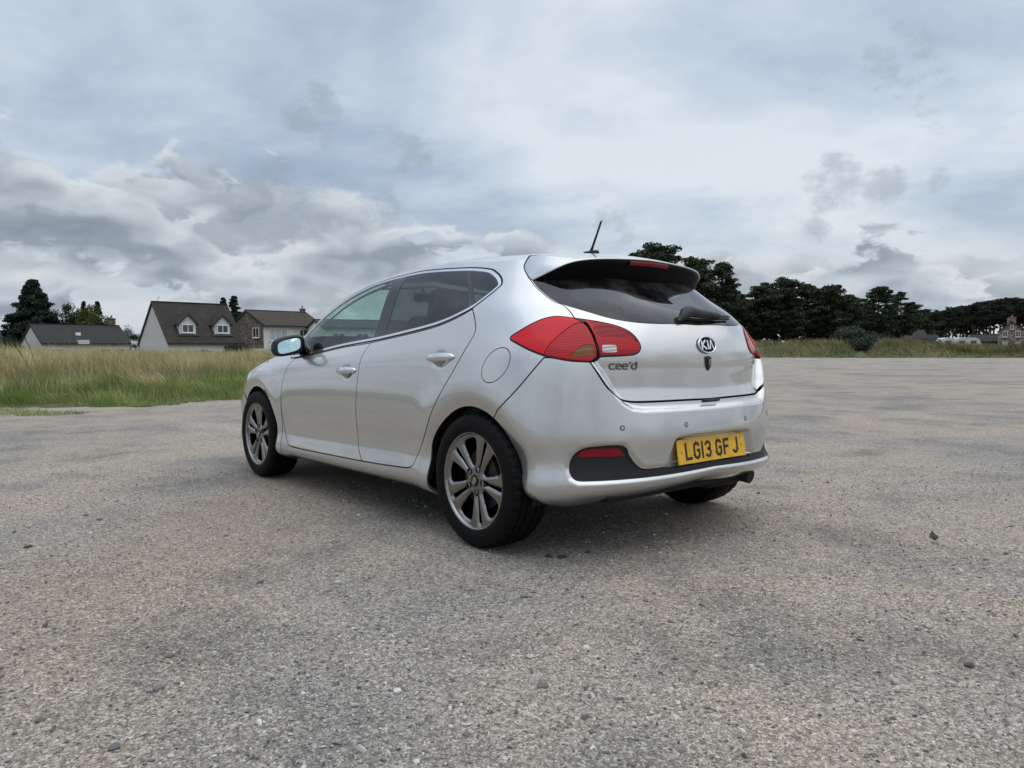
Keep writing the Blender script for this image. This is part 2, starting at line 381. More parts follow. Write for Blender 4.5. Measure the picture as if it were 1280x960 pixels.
def gable_house(name, label, loc, phi, L, D, eave, ridge, wall, roofm, over=.25, thick=.16, cat='house', verge=FASCIA):
    """x along the ridge, -y the side that faces the car park; phi turns the ridge away from the picture plane"""
    h = thing(name, label, cat, loc, math.atan2(RH.y*math.cos(phi)+FH.y*math.sin(phi), RH.x*math.cos(phi)+FH.x*math.sin(phi)))
    x, y = L/2, D/2
    quad_part('wall', [[(-x, -y, -1), (x, -y, -1), (x, -y, eave), (-x, -y, eave)], [(x, y, -1), (-x, y, -1), (-x, y, eave), (x, y, eave)],
                       [(-x, y, -1), (-x, -y, -1), (-x, -y, eave), (-x, 0, ridge-.08), (-x, y, eave)], [(x, -y, -1), (x, y, -1), (x, y, eave), (x, 0, ridge-.08), (x, -y, eave)]], wall, h)
    sl = (ridge-eave)/y; oy = y+over; oz = eave-sl*over; X = x+.12
    for s in (-1, 1):
        bm = bmesh.new()
        P = [(-X, s*oy, oz), (X, s*oy, oz), (X, 0, ridge), (-X, 0, ridge)]
        v = [bm.verts.new(p) for p in P]+[bm.verts.new((p[0], p[1], p[2]+thick)) for p in P]
        for f in ((0, 1, 2, 3), (4, 7, 6, 5), (0, 4, 5, 1), (1, 5, 6, 2), (2, 6, 7, 3), (3, 7, 4, 0)): bm.faces.new([v[i] for i in f])
        from_bm('roof_slope', bm, roofm, h)
    bm = bmesh.new(); add_box(bm, (0, 0, ridge+thick-.01), (2*X, .26, .10)); from_bm('ridge_tiles', bm, roofm, h)
    for sx in (-1, 1):
        for s in (-1, 1):
            bm = bmesh.new(); P = [(sx*(X+.03), s*oy, oz-.10), (sx*(X+.03), 0, ridge-.10), (sx*(X+.03), 0, ridge+thick+.02), (sx*(X+.03), s*oy, oz+thick+.02)]
            v = [bm.verts.new(p) for p in P]+[bm.verts.new((p[0]-sx*.05, p[1], p[2])) for p in P]
            for f in ((0, 1, 2, 3), (7, 6, 5, 4), (0, 4, 5, 1), (1, 5, 6, 2), (2, 6, 7, 3), (3, 7, 4, 0)): bm.faces.new([v[i] for i in f])
            from_bm('barge_board', bm, verge, h)
    box('gutter', (0, -oy-.04, oz+.02), (2*X, .10, .10), FASCIA, h); return h
def chimney(h, x, y, z0, z1, w=.8, d=.55, m=STONE, pots=2):
    c = box('chimney', (x, y, (z0+z1)/2), (w, d, z1-z0), m, h); box('chimney_cap', (x, y, z1+.05), (w+.12, d+.12, .10), m, c)
    for i in range(pots):
        V, F = tube_arrays([(x-(pots-1)*.18+.36*i, y, z1+.08), (x-(pots-1)*.18+.36*i, y, z1+.48)], [.13, .10], 10); pyd('chimney_pot', V, F, PINKW, c)
FRONT = Vector((0, -1, 0)); RT = Vector((1, 0, 0))
# A: low bungalow, long dark roof
dA = 90.; A_ = gable_house('bungalow', 'low bungalow with long dark grey roof and one chimney, left of the dormered house', at(97, dA+4.0), R_(52), 10.1, 6.2, 2.0, 4.15, HARL, ROOF_DK)
chimney(A_, 4.4, .3, 3.6, 5.1, .75, .6, STONE, 1)
box('roof_vent', (-.6, -1.9, 3.0), (.55, .25, .55), UPVC, A_); box('porch_roof', (-.6, -3.2, 2.1), (1.2, .8, .5), HARL, A_)
for x in (-3.4, 2., 3.8): window(A_, Vector((x, -3.12, .85)), 1.3, .9, RT, FRONT)
# B: house with two dormers
dB = 80.; phB = R_(46.5); B_ = gable_house('dormer_house', 'steep-roofed pale grey house with two white-windowed dormers in a dark tiled roof', at(240, dB+3.6), phB, 8.1, 7.6, 1.95, 6.10, HARL, ROOF_BR, .28)
def dormer(h, x, y0, zb, w, hh, rise):
    slope = (6.10-1.95)/3.8
    d = bpy.data.objects.new('dormer', None); COL.objects.link(d); d.parent = h
    zt = zb+hh; zr = zt+rise
    yb_t = -(6.10-zt-.10)/slope; yb_r = -(6.10-zr-.10)/slope
    quad_part('dormer_cheek', [[(x-w/2, y0, zb-.3), (x+w/2, y0, zb-.3), (x+w/2, y0, zt), (x, y0, zr), (x-w/2, y0, zt)],
                               [(x-w/2, y0, zb-.3), (x-w/2, y0, zt), (x-w/2, yb_t, zt), (x-w/2, y0+.2, zb-.3)], [(x+w/2, y0, zb-.3), (x+w/2, y0+.2, zb-.3), (x+w/2, yb_t, zt), (x+w/2, y0, zt)]], HARL, d)
    for s in (-1, 1):
        bm = bmesh.new(); P = [(x+s*(w/2+.22), y0-.22, zt-.20), (x, y0-.22, zr+.02), (x, yb_r, zr+.02), (x+s*(w/2+.22), yb_t, zt-.20)]
        v = [bm.verts.new(p) for p in P]+[bm.verts.new((p[0], p[1], p[2]+.12)) for p in P]
        for f in ((0, 1, 2, 3), (7, 6, 5, 4), (0, 4, 5, 1), (1, 5, 6, 2), (2, 6, 7, 3), (3, 7, 4, 0)): bm.faces.new([v[i] for i in f])
        from_bm('dormer_roof', bm, ROOF_BR, d)
        bm = bmesh.new(); P = [(x+s*(w/2+.24), y0-.235, zt-.26), (x, y0-.235, zr-.06), (x, y0-.235, zr+.15), (x+s*(w/2+.24), y0-.235, zt-.05)]
        v = [bm.verts.new(p) for p in P]+[bm.verts.new((p[0], p[1]+.04, p[2])) for p in P]
        for f in ((0, 1, 2, 3), (7, 6, 5, 4), (0, 4, 5, 1), (1, 5, 6, 2), (2, 6, 7, 3), (3, 7, 4, 0)): bm.faces.new([v[i] for i in f])
        from_bm('barge_board', bm, FASCIA, d)
    window(h, Vector((x, y0-.03, zb+hh*.50)), w*.72, hh*.84, RT, FRONT)
    box('lead_apron', (x, y0-.05, zb-.16), (w+.5, .5, .12), mat('grey_lead_flashing', (.10, .10, .105), .6), d)
for x in (-1.75, 2.05): dormer(B_, x, -3.22, 2.80, 1.75, 1.05, .95)
tube('roof_aerial', [(-3.5, 0, 6.2), (-3.5, 0, 6.6), (-3.3, 0, 6.75)], .03, FASCIA, B_, 6)
# low garden wall in front of B
bm = bmesh.new(); add_box(bm, (0, 0, .35), (11, .25, 1.0)); gw = from_bm('garden_wall', bm, HARL); gw.location = at(272, 74, .3); gw.rotation_euler = (0, 0, math.atan2(RH.y, RH.x)+.1)
tag(gw, 'low pale garden wall along the field in front of the dormered house', 'wall')
# C: brown stone gable with cream side
dC = 95.; C_ = gable_house('stone_gable_house', 'brown stone gabled house with cream side wall next to the car mirror', at(347, dC+4.5), R_(48), 8.5, 8.2, 4.15, 6.0, STONE, ROOF_C, .45)
quad_part('cream_wall', [[(-4.28, -4.13, -1), (4.28, -4.13, -1), (4.28, -4.13, 4.12), (-4.28, -4.13, 4.12)]], CREAM, C_)
window(C_, Vector((-4.31, -2.4, 3.2)), 1.5, 1.25, Vector((0, -1, 0)), Vector((-1, 0, 0)), 2)
window(C_, Vector((-2.3, -4.17, 2.95)), 2.5, 1.5, RT, FRONT, 3, CURT); window(C_, Vector((1.6, -4.17, 2.95)), 1.8, 1.4, RT, FRONT, 3)
chimney(C_, 3.9, 0, 5.6, 6.5, .55, .55, STONE, 1)
# D: pale house behind the car, seen through its front windows
D_ = gable_house('pale_house', 'pale house with white windows seen through the car front windows', at(452, 98.), R_(30), 12., 8., 3.7, 4.7, CREAM, ROOF_DK, .4)
for x in (-4.2, -1.2, 2.0, 4.6): window(D_, Vector((x, -4.06, 2.4)), 1.6, 1.3, RT, FRONT, 2)
# sliver of a brick house at the left edge
E_h = gable_house('brick_house', 'brown house with a steep roof half cut off at the left edge', at(-62, 92.), R_(50), 9., 7., 2.4, 5.4, STONE, ROOF_DK, .3)
# stone house far right
F_ = gable_house('granite_house', 'tall reddish stone gabled house with a broad chimney before the distant wood', at(1263, 150.), R_(58), 9., 4.3, 4.1, 5.9, PINKST, ROOF_DK, .12, .12)
for y, z in ((-1.05, 1.3), (1.1, 1.4), (-1.0, 3.5), (1.1, 3.5)): window(F_, Vector((-4.56, y, z)), .8, 1.15 if z > 3 else 1.3, Vector((0, -1, 0)), Vector((-1, 0, 0)), 2, CURT if z < 2 else PANE)
chimney(F_, -4.1, 0, 5.3, 6.7, .75, 1.3, PINKST, 2); chimney(F_, 4.1, 0, 5.3, 6.7, .75, 1.3, PINKST, 2)
window(F_, Vector((-4.56, 0, 4.75)), .5, .7, Vector((0, -1, 0)), Vector((-1, 0, 0)), 1)
G_ = gable_house('outbuilding', 'low stone outbuilding beside the reddish stone house', at(1238, 158.), R_(-30), 7.5, 4.5, 2.2, 3.6, PINKST, ROOF_DK, .2)
H_ = gable_house('long_shed', 'long low grey-roofed shed at the foot of the distant wood', at(1203, 185.), R_(-30), 10., 4., 1.9, 2.9, HARL, ROOF_DK, .2)
I_ = gable_house('pink_cottage', 'faded pink cottage half hidden under the pines', at(1133, 140.), R_(-10), 5.5, 4.5, 2.6, 4.2, PINKW, ROOF_DK, .2)
window(I_, Vector((-.8, -2.3, 1.6)), .9, .9, RT, FRONT); window(I_, Vector((1.3, -2.3, 1.6)), .9, .9, RT, FRONT)
J_ = gable_house('white_cottage', 'small white-walled cottage under the pines right of the pink one', at(1153, 146.), R_(-20), 4.5, 4., 2.1, 3.4, CREAM, ROOF_DK, .2)
window(J_, Vector((.2, -2.05, 1.4)), .9, .8, RT, FRONT)
# white caravans beyond the bank
CARAVAN = mat('weathered_white_caravan', (.52, .52, .51), .45)
def caravan(loc, L, label, rz):
    c = thing('caravan', label, 'caravan', loc, math.atan2(RH.y, RH.x)+rz, 'white caravans beyond the grass bank')
    prof = cr_pts([(-L/2, .5), (-L/2, 1.5), (-L/2+.35, 2.3), (-L/2+.9, 2.5), (L/2-.9, 2.5), (L/2-.3, 2.2), (L/2, 1.4), (L/2, .5)])
    V, F = [], []; n = len(prof)
    for y in (-1.1, 1.1): V += [(x, y, z) for x, z in prof]
    F = [(i, (i+1) % n, n+(i+1) % n, n+i) for i in range(n)]+[tuple(range(n)), tuple(range(2*n-1, n-1, -1))]
    pyd('body', V, F, CARAVAN, c, False)
    for x in (-L*.25, L*.2): box('window', (x, -1.11, 1.7), (L*.22, .04, .55), PANE, c)
    for y in (-.9, .9):
        V, F = tube_arrays([(0, y-.09, .33), (0, y+.09, .33)], .33, 16); pyd('wheel', V, F, FASCIA, c)
    box('tow_bar', (L/2+.5, 0, .45), (1.2, .12, .1), FASCIA, c)
def cr_pts(p): return p
caravan(at(1188, 128., .1), 4.4, 'white caravan nearest the pines, left of the pair beyond the bank', .05); caravan(at(1206, 126., .1), 4.0, 'white caravan nearer the stone house, right of the pair', -.1)

# ================================================================== TREES
def bark(name, c): return wall_mat(name, c, tuple(x*1.7 for x in c), 9., .8)
BARK = bark('grey_brown_bark', (.035, .028, .022)); BARKP = bark('reddish_pine_bark', (.055, .036, .026))
def leaf_mat(name, c1, c2, tr=.12):
    m, t, b = nmat(name)
    gi = t.new('ShaderNodeNewGeometry'); t.put(b, 'Base Color', t.mix(gi.outputs['Random Per Island'], c1, c2)); b.inputs['Roughness'].default_value = .7; b.inputs['Specular IOR Level'].default_value = .25
    b.inputs['Subsurface Weight'].default_value = 0.; return m
PINE = leaf_mat('dark_pine_needles', (.017, .029, .015), (.052, .072, .034)); SPRUCE = leaf_mat('blue_green_spruce_needles', (.012, .024, .018), (.030, .050, .034))
YEW = leaf_mat('yellow_green_foliage', (.050, .068, .014), (.105, .115, .022)); DKLEAF = leaf_mat('dark_green_foliage', (.018, .030, .016), (.038, .056, .026)); WILLOW = leaf_mat('grey_green_willow_leaves', (.040, .055, .038), (.080, .100, .070))
FARP = leaf_mat('distant_pine_needles', (.016, .022, .015), (.030, .040, .025))
def leaves(C, n_each, size, flat, rs):
    """random small triangles round clump centres C (k,4: xyz, radius)"""
    k = len(C); c = np.repeat(C, n_each, 0); n = len(c)
    d = rs.normal(size=(n, 3)); d /= np.linalg.norm(d, axis=1, keepdims=True); r = c[:, 3:4]*rs.random((n, 1))**.45
    p = c[:, :3]+d*r*np.array([1, 1, flat])
    s = size*(.6+.8*rs.random((n, 1)))
    a = rs.normal(size=(n, 3)); a /= np.linalg.norm(a, axis=1, keepdims=True); b = np.cross(a, rs.normal(size=(n, 3))); b /= np.linalg.norm(b, axis=1, keepdims=True)
    V = np.stack([p+a*s, p-a*s*.5+b*s*.55, p-a*s*.5-b*s*.55], 1).reshape(-1, 3)
    return V, np.arange(3*n).reshape(-1, 3)
def limb(pts, r0, r1, n=7): return tube_arrays(pts, list(np.linspace(r0, r1, len(pts))), n)
def tree(kind, label, loc, H, W, seed, group=None, leafm=PINE, barkm=BARKP, dens=1., lean=0., name=None, crown_lo=None):
    rs = np.random.default_rng(seed); t = thing(name or {'pine': 'pine_tree', 'spruce': 'conifer_tree', 'bush': 'bush'}.get(kind, 'tree'), label, 'bush' if kind == 'bush' else 'tree', loc, rs.random()*6.28, group)
    V, F = [], []; C = []
    def add(vf):
        o = len(V); V.extend(vf[0]); F.extend([tuple(i+o for i in f) for f in vf[1]])
    tw = .022*H
    if kind == 'pine':
        lo = crown_lo if crown_lo is not None else .38
        top = Vector((lean*H, 0, H*.93)); pts = [Vector((lean*H*q**2+rs.normal()*.02*H*q, rs.normal()*.015*H*q, H*.93*q)) for q in np.linspace(0, 1, 8)]
        add(limb([p for p in pts], tw, tw*.25, 8))
        nb = int(21*dens)
        for i in range(nb):
            q = lo+(1-lo)*(i+.5)/nb; h = H*.93*q; base = Vector((np.interp(q, np.linspace(0, 1, 8), [p.x for p in pts]), np.interp(q, np.linspace(0, 1, 8), [p.y for p in pts]), h))
            prof = math.sin(math.pi*min(1, .18+.86*(q-lo)/(1-lo)))**.6
            for _ in range(int(rs.integers(1, 4))):
                a = rs.random()*6.283; Lb = W*.5*prof*(.35+.85*rs.random()); rise = Lb*(.15+.45*rs.random())*(1.2-q)
                e = base+Vector((math.cos(a)*Lb, math.sin(a)*Lb, rise+.02*H)); m = base.lerp(e, .5)+Vector((0, 0, -.04*Lb))
                add(limb([base, m, e], tw*.28, tw*.07, 5))
                for s in (.5, .75, 1.):
                    c = base.lerp(e, s)+Vector(rs.normal(size=3)*.04*W); C.append((c.x, c.y, c.z+.12, W*(.055+.06*rs.random())))
        for _ in range(6): C.append((pts[-1].x+rs.normal()*.07*W, pts[-1].y+rs.normal()*.07*W, H*(.93+.04*rs.random()), W*.11))
        LV, LF = leaves(np.array(C), int(95*dens), .015*W+.05, .36, rs)
    elif kind == 'spruce':
        add(limb([(0, 0, 0), (0, 0, H*.5), (0, 0, H*.98)], tw, tw*.15, 8)); nb = int(30*dens)
        for i in range(nb):
            q = .10+.88*i/nb; rad = W*.5*(1-q)**.92*(.65+.6*rs.random())+.10
            for k in range(max(3, int(7*(1-q)+2))):
                a = rs.random()*6.283; e = Vector((math.cos(a)*rad, math.sin(a)*rad, H*q-.10*rad))
                if k % 2 == 0: add(limb([(0, 0, H*q+.1*rad), e], tw*.15, tw*.04, 4))
                for s in (.45, .75, 1.): C.append((e.x*s, e.y*s, H*q+.10*rad*(1-2*s), .07*W*(1.15-.6*q)+.04))
        LV, LF = leaves(np.array(C), int(36*dens), .018*W+.035, .55, rs)
    else:
        add(limb([(0, 0, -.3), (0, 0, H*.35)], tw, tw*.6, 7))
        for k in range(int(46*dens)):
            d = rs.normal(size=3); d /= np.linalg.norm(d); d[2] = abs(d[2])*1.0 if kind == 'bush' else d[2]; rr = .45+.55*rs.random()**.5
            c = np.array([d[0]*W*.42*rr, d[1]*W*.42*rr, H*(.12 if kind == 'bush' else .58)+d[2]*H*(.74 if kind == 'bush' else .40)*rr]); C.append((*c, .13*W*(.7+.6*rs.random())))
            if k % 3 == 0: add(limb([(0, 0, H*.2), tuple(c*.55+np.array([0, 0, H*.1])), tuple(c)], tw*.35, tw*.08, 4))
        LV, LF = leaves(np.array(C), int(150*dens), .013*W+.035, .8, rs)
    pyd('trunk', V, F, barkm, t); pyd('crown', LV, LF, leafm, t, False); return t
# left, behind the bungalow
tree('spruce', 'tall dark conifer rising behind the left end of the bungalow', at(44, 100.), 10.6, 9.4, 11, None, SPRUCE, BARK, 1.9)
tree('bush', 'dark round-headed tree behind the bungalow roof, right of the tall conifer', at(82, 101.), 8.9, 6.6, 12, None, DKLEAF, BARK, 1.2, name='leafy_tree')
tree('bush', 'dark tree between the round-headed tree and the slim one behind the bungalow', at(98, 103.), 8.3, 5.0, 15, None, DKLEAF, BARK, .8, name='leafy_tree')
tree('spruce', 'slim dark conifer standing up behind the bungalow roof', at(107, 102.), 7.9, 2.2, 13, None, DKLEAF, BARK, 2.2)
tree('bush', 'yellow-green bushy tree beside the bungalow chimney', at(121, 99.), 8.0, 6.6, 14, None, YEW, BARK, 1.3, name='leafy_tree')
tree('spruce', 'pointed conifer behind the yellow-green tree', at(124, 104.), 8.0, 2.6, 16, None, SPRUCE, BARK, 2.0)
tree('bush', 'dark shrub at the left edge below the conifer', at(6, 86.), 3.0, 5., 17, None, DKLEAF, BARK, 1.)
tree('bush', 'far dark trees between the bungalow and the dormered house', at(163, 150.), 6.6, 5.5, 18, None, DKLEAF, BARK, 1., name='leafy_tree')
tree('spruce', 'left of two dark conifers behind the dormered house', at(281, 100.), 8.2, 3.0, 21, None, SPRUCE, BARK, 1.6)
tree('spruce', 'taller right of two dark conifers behind the dormered house', at(294, 99.), 8.3, 4.2, 22, None, SPRUCE, BARK, 1.6)
tree('bush', 'dark hedge shrub at the foot of the dormered house', at(298, 74.), 1.95, 3.6, 23, None, DKLEAF, BARK, .8)
tree('bush', 'low dark shrub left of the hedge in front of the garden wall', at(256, 73.), 1.4, 2.4, 24, None, DKLEAF, BARK, .6)
tree('bush', 'rounded tree beyond the pale house seen through the car window', at(462, 112.), 6.2, 5.2, 25, None, DKLEAF, BARK, 1., name='leafy_tree')
# right: the pine belt
PB = [(824, 96., 13.6, 13.0, 31, 'broad-topped pine rising behind the car spoiler'), (872, 98., 12.0, 9., 32, 'pine leaning out right of the broad-topped one above the car'), (902, 97., 11.6, 6.8, 33, 'ragged open-branched pine standing just right of the car roof'),
      (958, 112., 10.0, 9.5, 34, 'dense pine at the left end of the belt beyond the rear lamp'), (982, 110., 10.6, 9.5, 35, 'tallest pine in the middle of the belt left of the grey bush'), (1006, 116., 10.2, 8., 36, 'slender pine with pale gaps in the middle of the belt'), (1036, 112., 9.6, 10., 37, 'wide dark pine directly above the grey bush'), (1060, 115., 8.6, 7.5, 38, 'shorter pine right of the wide dark one'),
      (1096, 118., 10.2, 7.0, 39, 'flat-topped pine standing clear with sky through its branches'), (1126, 122., 9.4, 6.0, 40, 'thin layered pine at the right end of the belt'), (936, 120., 8.2, 9., 41, 'low pine in the shade just right of the car'), (1112, 128., 6.8, 7.5, 42, 'low dark pine under the thin layered one'), (1080, 124., 7.2, 8., 43, 'low spreading pine behind the flat-topped one'), (846, 104., 10.5, 9., 44, 'pine filling the gap behind the car right shoulder'), (915, 108., 9., 8., 45, 'dark pine low behind the ragged one'),
      (970, 122., 7.5, 9., 46, 'shaded pine behind the left end of the belt'), (1022, 124., 7.6, 9., 47, 'shaded pine behind the middle of the belt'), (1048, 126., 7., 9., 48, 'shaded pine behind the grey bush'), (995, 128., 7., 9., 49, 'lowest shaded pine behind the tallest one'), (1146, 150., 7.2, 8., 50, 'small pine beyond the cottages at the end of the belt')]
for bx, d, H, W, s, lab in PB: tree('pine', lab, at(bx, d, .4), H, W, s, 'pines along the far side of the car park', PINE, BARKP, 1.25, (s % 5-2)*.02, crown_lo=.08 if H < 8.5 else .22)
tree('bush', 'rounded grey-green willow bush at the far edge of the gravel', at(1067, 82., .5), 2.9, 5.6, 51, None, WILLOW, BARK, 1.6)
tree('bush', 'low dark scrub right of the grey-green bush', at(1100, 90., .6), 1.9, 6.5, 52, None, DKLEAF, BARK, 1.)
tree('bush', 'low dark scrub under the pines left of the pink cottage', at(1150, 100., .6), 1.6, 6., 53, None, DKLEAF, BARK, .9)
# distant wood: tall bare-trunked pines, then the mass behind them
hl = [(1140, 418-395), (1150, 388), (1160, 392), (1172, 389), (1186, 386)]
k = 0; src = []
for bx in np.linspace(1142, 1300, 34):
    dd = 210.+25*((k*7) % 5)/5; ytop = np.interp(bx, [1140, 1155, 1165, 1190, 1215, 1240, 1262, 1300], [391, 387, 392, 386, 382, 377, 374, 377]); H = (435-ytop)*dd/944+1.2
    if k < 6: src.append(tree('pine', 'tall bare-trunked pine in the distant wood on the right', at(bx, dd), H, 8.5, 60+k, 'pines of the distant wood', FARP, BARKP, .8, 0., crown_lo=.55)); src[-1]['_h'] = H
    else:
        s = src[k % 6]; r = s.copy(); COL.objects.link(r); r.location = at(bx+((k*13) % 7-3)*.6, dd); r.rotation_euler = (0, 0, k*1.3); f = H/s['_h']; r.scale = (f, f, f)
        for ch in s.children: c = ch.copy(); COL.objects.link(c); c.parent = r
    k += 1
for s in src: del s['_h']
for o in COL.objects:
    if o.type == 'EMPTY' and '_h' in o.keys(): del o['_h']
def wood_mass():
    rs = np.random.default_rng(5); C = []
    for bx in np.linspace(1136, 1420, 150):
        dd = 250+rs.random()*30; ytop = np.interp(bx, [1140, 1165, 1190, 1215, 1240, 1262, 1300, 1420], [396, 395, 389, 385, 380, 377, 379, 385]); H = (435-ytop)*dd/944+.9
        p = at(bx, dd); C.append((p.x, p.y, H*(.62+.3*rs.random()), 3.2)); C.append((p.x, p.y, H*(.45+.4*rs.random()), 3.0))
        if rs.random() < .85: C.append((p.x, p.y, H*.25*rs.random(), 2.4))
    for bx in np.linspace(470, 905, 110):
        dd = 230+rs.random()*40; p = at(bx, dd); H = 5.5+3.5*rs.random()
        for q in (.35, .7, .9): C.append((p.x+rs.normal(), p.y+rs.normal(), H*q, 2.6))
    V, F = leaves(np.array(C), 70, .62, .7, rs); o = pyd('distant_wood', V, F, FARP, None, False); tag(o, 'dark mass of the distant wood behind the bare-trunked pines', 'wood', None, 'stuff')
wood_mass()
# ================================================================== CAR : materials
def paint_mat():
    m, t, b = nmat('silver_car_paint')
    g = t.new('ShaderNodeTexCoord').outputs['Object']
    fl = t.noise(g, 900., 1., .5)
    dirt = t.noise(g, 4., 4., .55)
    z = t.new('ShaderNodeSeparateXYZ', i_Vector=g).outputs['Z']
    low = t.maprange(z, .10, .95, 1., 0., True)
    dm = t.math('MULTIPLY', t.math('ADD', t.math('MULTIPLY', low, .22), .02), t.maprange(dirt, .1, .9, .3, 1., True))
    base = t.mix(t.maprange(fl, .3, .7, 0., 1.), (.565, .56, .548), (.66, .655, .642))
    t.put(b, 'Base Color', t.mix(dm, base, (.30, .275, .24)))
    b.inputs['Metallic'].default_value = .78
    b.inputs['Roughness'].default_value = .25
    b.inputs['Coat Weight'].default_value = 1.0; b.inputs['Coat IOR'].default_value = 1.6
    b.inputs['Coat Roughness'].default_value = .025
    return m
def glass_mat(name, tint, refl_rough=.012, dirt=.03):
    m = bpy.data.materials.new(name); m.use_nodes = True; t = NT(m.node_tree); t.n.clear()
    out = t.new('ShaderNodeOutputMaterial')
    tr = t.new('ShaderNodeBsdfTransparent'); tr.inputs[0].default_value = (*tint, 1)
    gl = t.new('ShaderNodeBsdfGlossy'); gl.inputs['Roughness'].default_value = refl_rough; gl.inputs[0].default_value = (.95, .97, .98, 1)
    ge = t.new('ShaderNodeNewGeometry'); fc = t.math('ABSOLUTE', t.vmath('DOT_PRODUCT', ge.outputs['Normal'], ge.outputs['Incoming'], 1))
    fr = t.math('ADD', .046, t.math('MULTIPLY', t.math('POWER', t.math('SUBTRACT', 1., fc, True), 5.), .92))
    mx = t.new('ShaderNodeMixShader'); t.put(mx, 0, fr); t.put(mx, 1, tr); t.put(mx, 2, gl)
    df = t.new('ShaderNodeBsdfDiffuse'); df.inputs[0].default_value = (.45, .44, .42, 1)
    g = t.new('ShaderNodeTexCoord').outputs['Object']
    mx2 = t.new('ShaderNodeMixShader'); t.put(mx2, 0, t.maprange(t.noise(t.vmath('MULTIPLY', g, (1., 1., .45)), 6., 6., .7), .42, .75, dirt*.2, dirt*3.4)); t.put(mx2, 1, mx); t.put(mx2, 2, df)
    t.put(out, 'Surface', mx2); return m
def grit_mat(name, base, rough, var=.25, scale=60., bmp=.15, spec=.4):
    m, t, b = nmat(name); g = t.new('ShaderNodeTexCoord').outputs['Object']
    n = t.noise(g, scale, 5., .6); lo = tuple(x*(1-var) for x in base); hi = tuple(min(1, x*(1+var)) for x in base)
    t.put(b, 'Base Color', t.mix(n, lo, hi)); b.inputs['Roughness'].default_value = rough; b.inputs['Specular IOR Level'].default_value = spec
    bump(t, b, t.noise(g, scale*12, 3., .6), bmp, .001); return m
PAINT = paint_mat()
CHROME = mat('bright_chrome_trim', (.78, .79, .80), .12, 1.)
GLOSSBLK = mat('gloss_black_trim', (.004, .004, .0045), .12, 0., .4, .3)
RUBBER = grit_mat('black_rubber_seal', (.012, .012, .013), .6)
PLASTIC = grit_mat('textured_black_plastic', (.011, .0115, .014), .5, .2, 40., .25)
TYRE = grit_mat('tyre_rubber', (.0045, .0045, .0048), .62, .3, 30., .15, .14)
DARK = mat('unlit_underbody_black', (.010, .010, .010), .8)
ALLOY = mat('dark_chrome_alloy', (.29, .283, .276), .06, 1.)
ALLOYDK = mat('dark_alloy_barrel', (.012, .012, .012), .5, .3)
DISC = mat('brake_disc_steel', (.05, .048, .046), .40, .9)
GLASS_F = glass_mat('green_tinted_window_glass', (.60, .80, .72))
GLASS_P = glass_mat('dark_privacy_glass', (.10, .12, .115), dirt=.02)
GLASS_R = glass_mat('dark_rear_window_glass', (.09, .115, .11), dirt=.022)
GLASS_W = glass_mat('windscreen_glass', (.72, .86, .80))
FABRIC = grit_mat('charcoal_seat_fabric', (.020, .020, .022), .9, .3, 200., .3)
DASH = grit_mat('dark_grey_dashboard', (.025, .025, .027), .7, .2, 150., .3)
LINER = mat('pale_grey_headlining', (.34, .34, .33), .9)
def lens(name, c, c2, scale, axis='Z', rough=.08, thr=.5, var=.0):
    m, t, b = nmat(name); g = t.new('ShaderNodeTexCoord').outputs['Object']
    sx = t.new('ShaderNodeSeparateXYZ', i_Vector=g)
    line = t.math('SINE', t.math('MULTIPLY', t.math('ADD', sx.outputs[axis], t.math('MULTIPLY', sx.outputs['Y'], .12)), scale))
    fine = t.math('SINE', t.math('MULTIPLY', t.math('ADD', sx.outputs['X'], sx.outputs['Y']), 900.))
    f = t.maprange(line, thr-.25, thr+.25, 0., 1.)
    f = t.math('ADD', f, t.math('MULTIPLY', fine, .04), True)
    t.put(b, 'Base Color', t.mix(f, c, c2)); b.inputs['Roughness'].default_value = .30; b.inputs['Specular IOR Level'].default_value = .04
    b.inputs['Coat Weight'].default_value = .7; b.inputs['Coat Roughness'].default_value = rough*.3; b.inputs['Coat IOR'].default_value = 1.45
    bump(t, b, line, .15, .002)
    return m
RED_A = lens('smooth_bright_red_lens', (.58, .003, .010), (.61, .005, .012), 90.)
RED_B = lens('ribbed_red_lens', (.36, .002, .007), (.50, .005, .012), 560., thr=.5)
RED_C = lens('deep_red_lens', (.22, .0015, .005), (.34, .004, .009), 300.)
AMBER = lens('amber_indicator_lens', (.15, .055, .008), (.22, .10, .016), 240.)
CLEAR = lens('clear_reversing_lens', (.42, .40, .38), (.75, .74, .72), 420.)
REFLECT = lens('red_reflector', (.20, .004, .010), (.30, .008, .014), 900.)
HEADL = mat('headlamp_lens', (.55, .57, .58), .1, .3, .5, 1.)

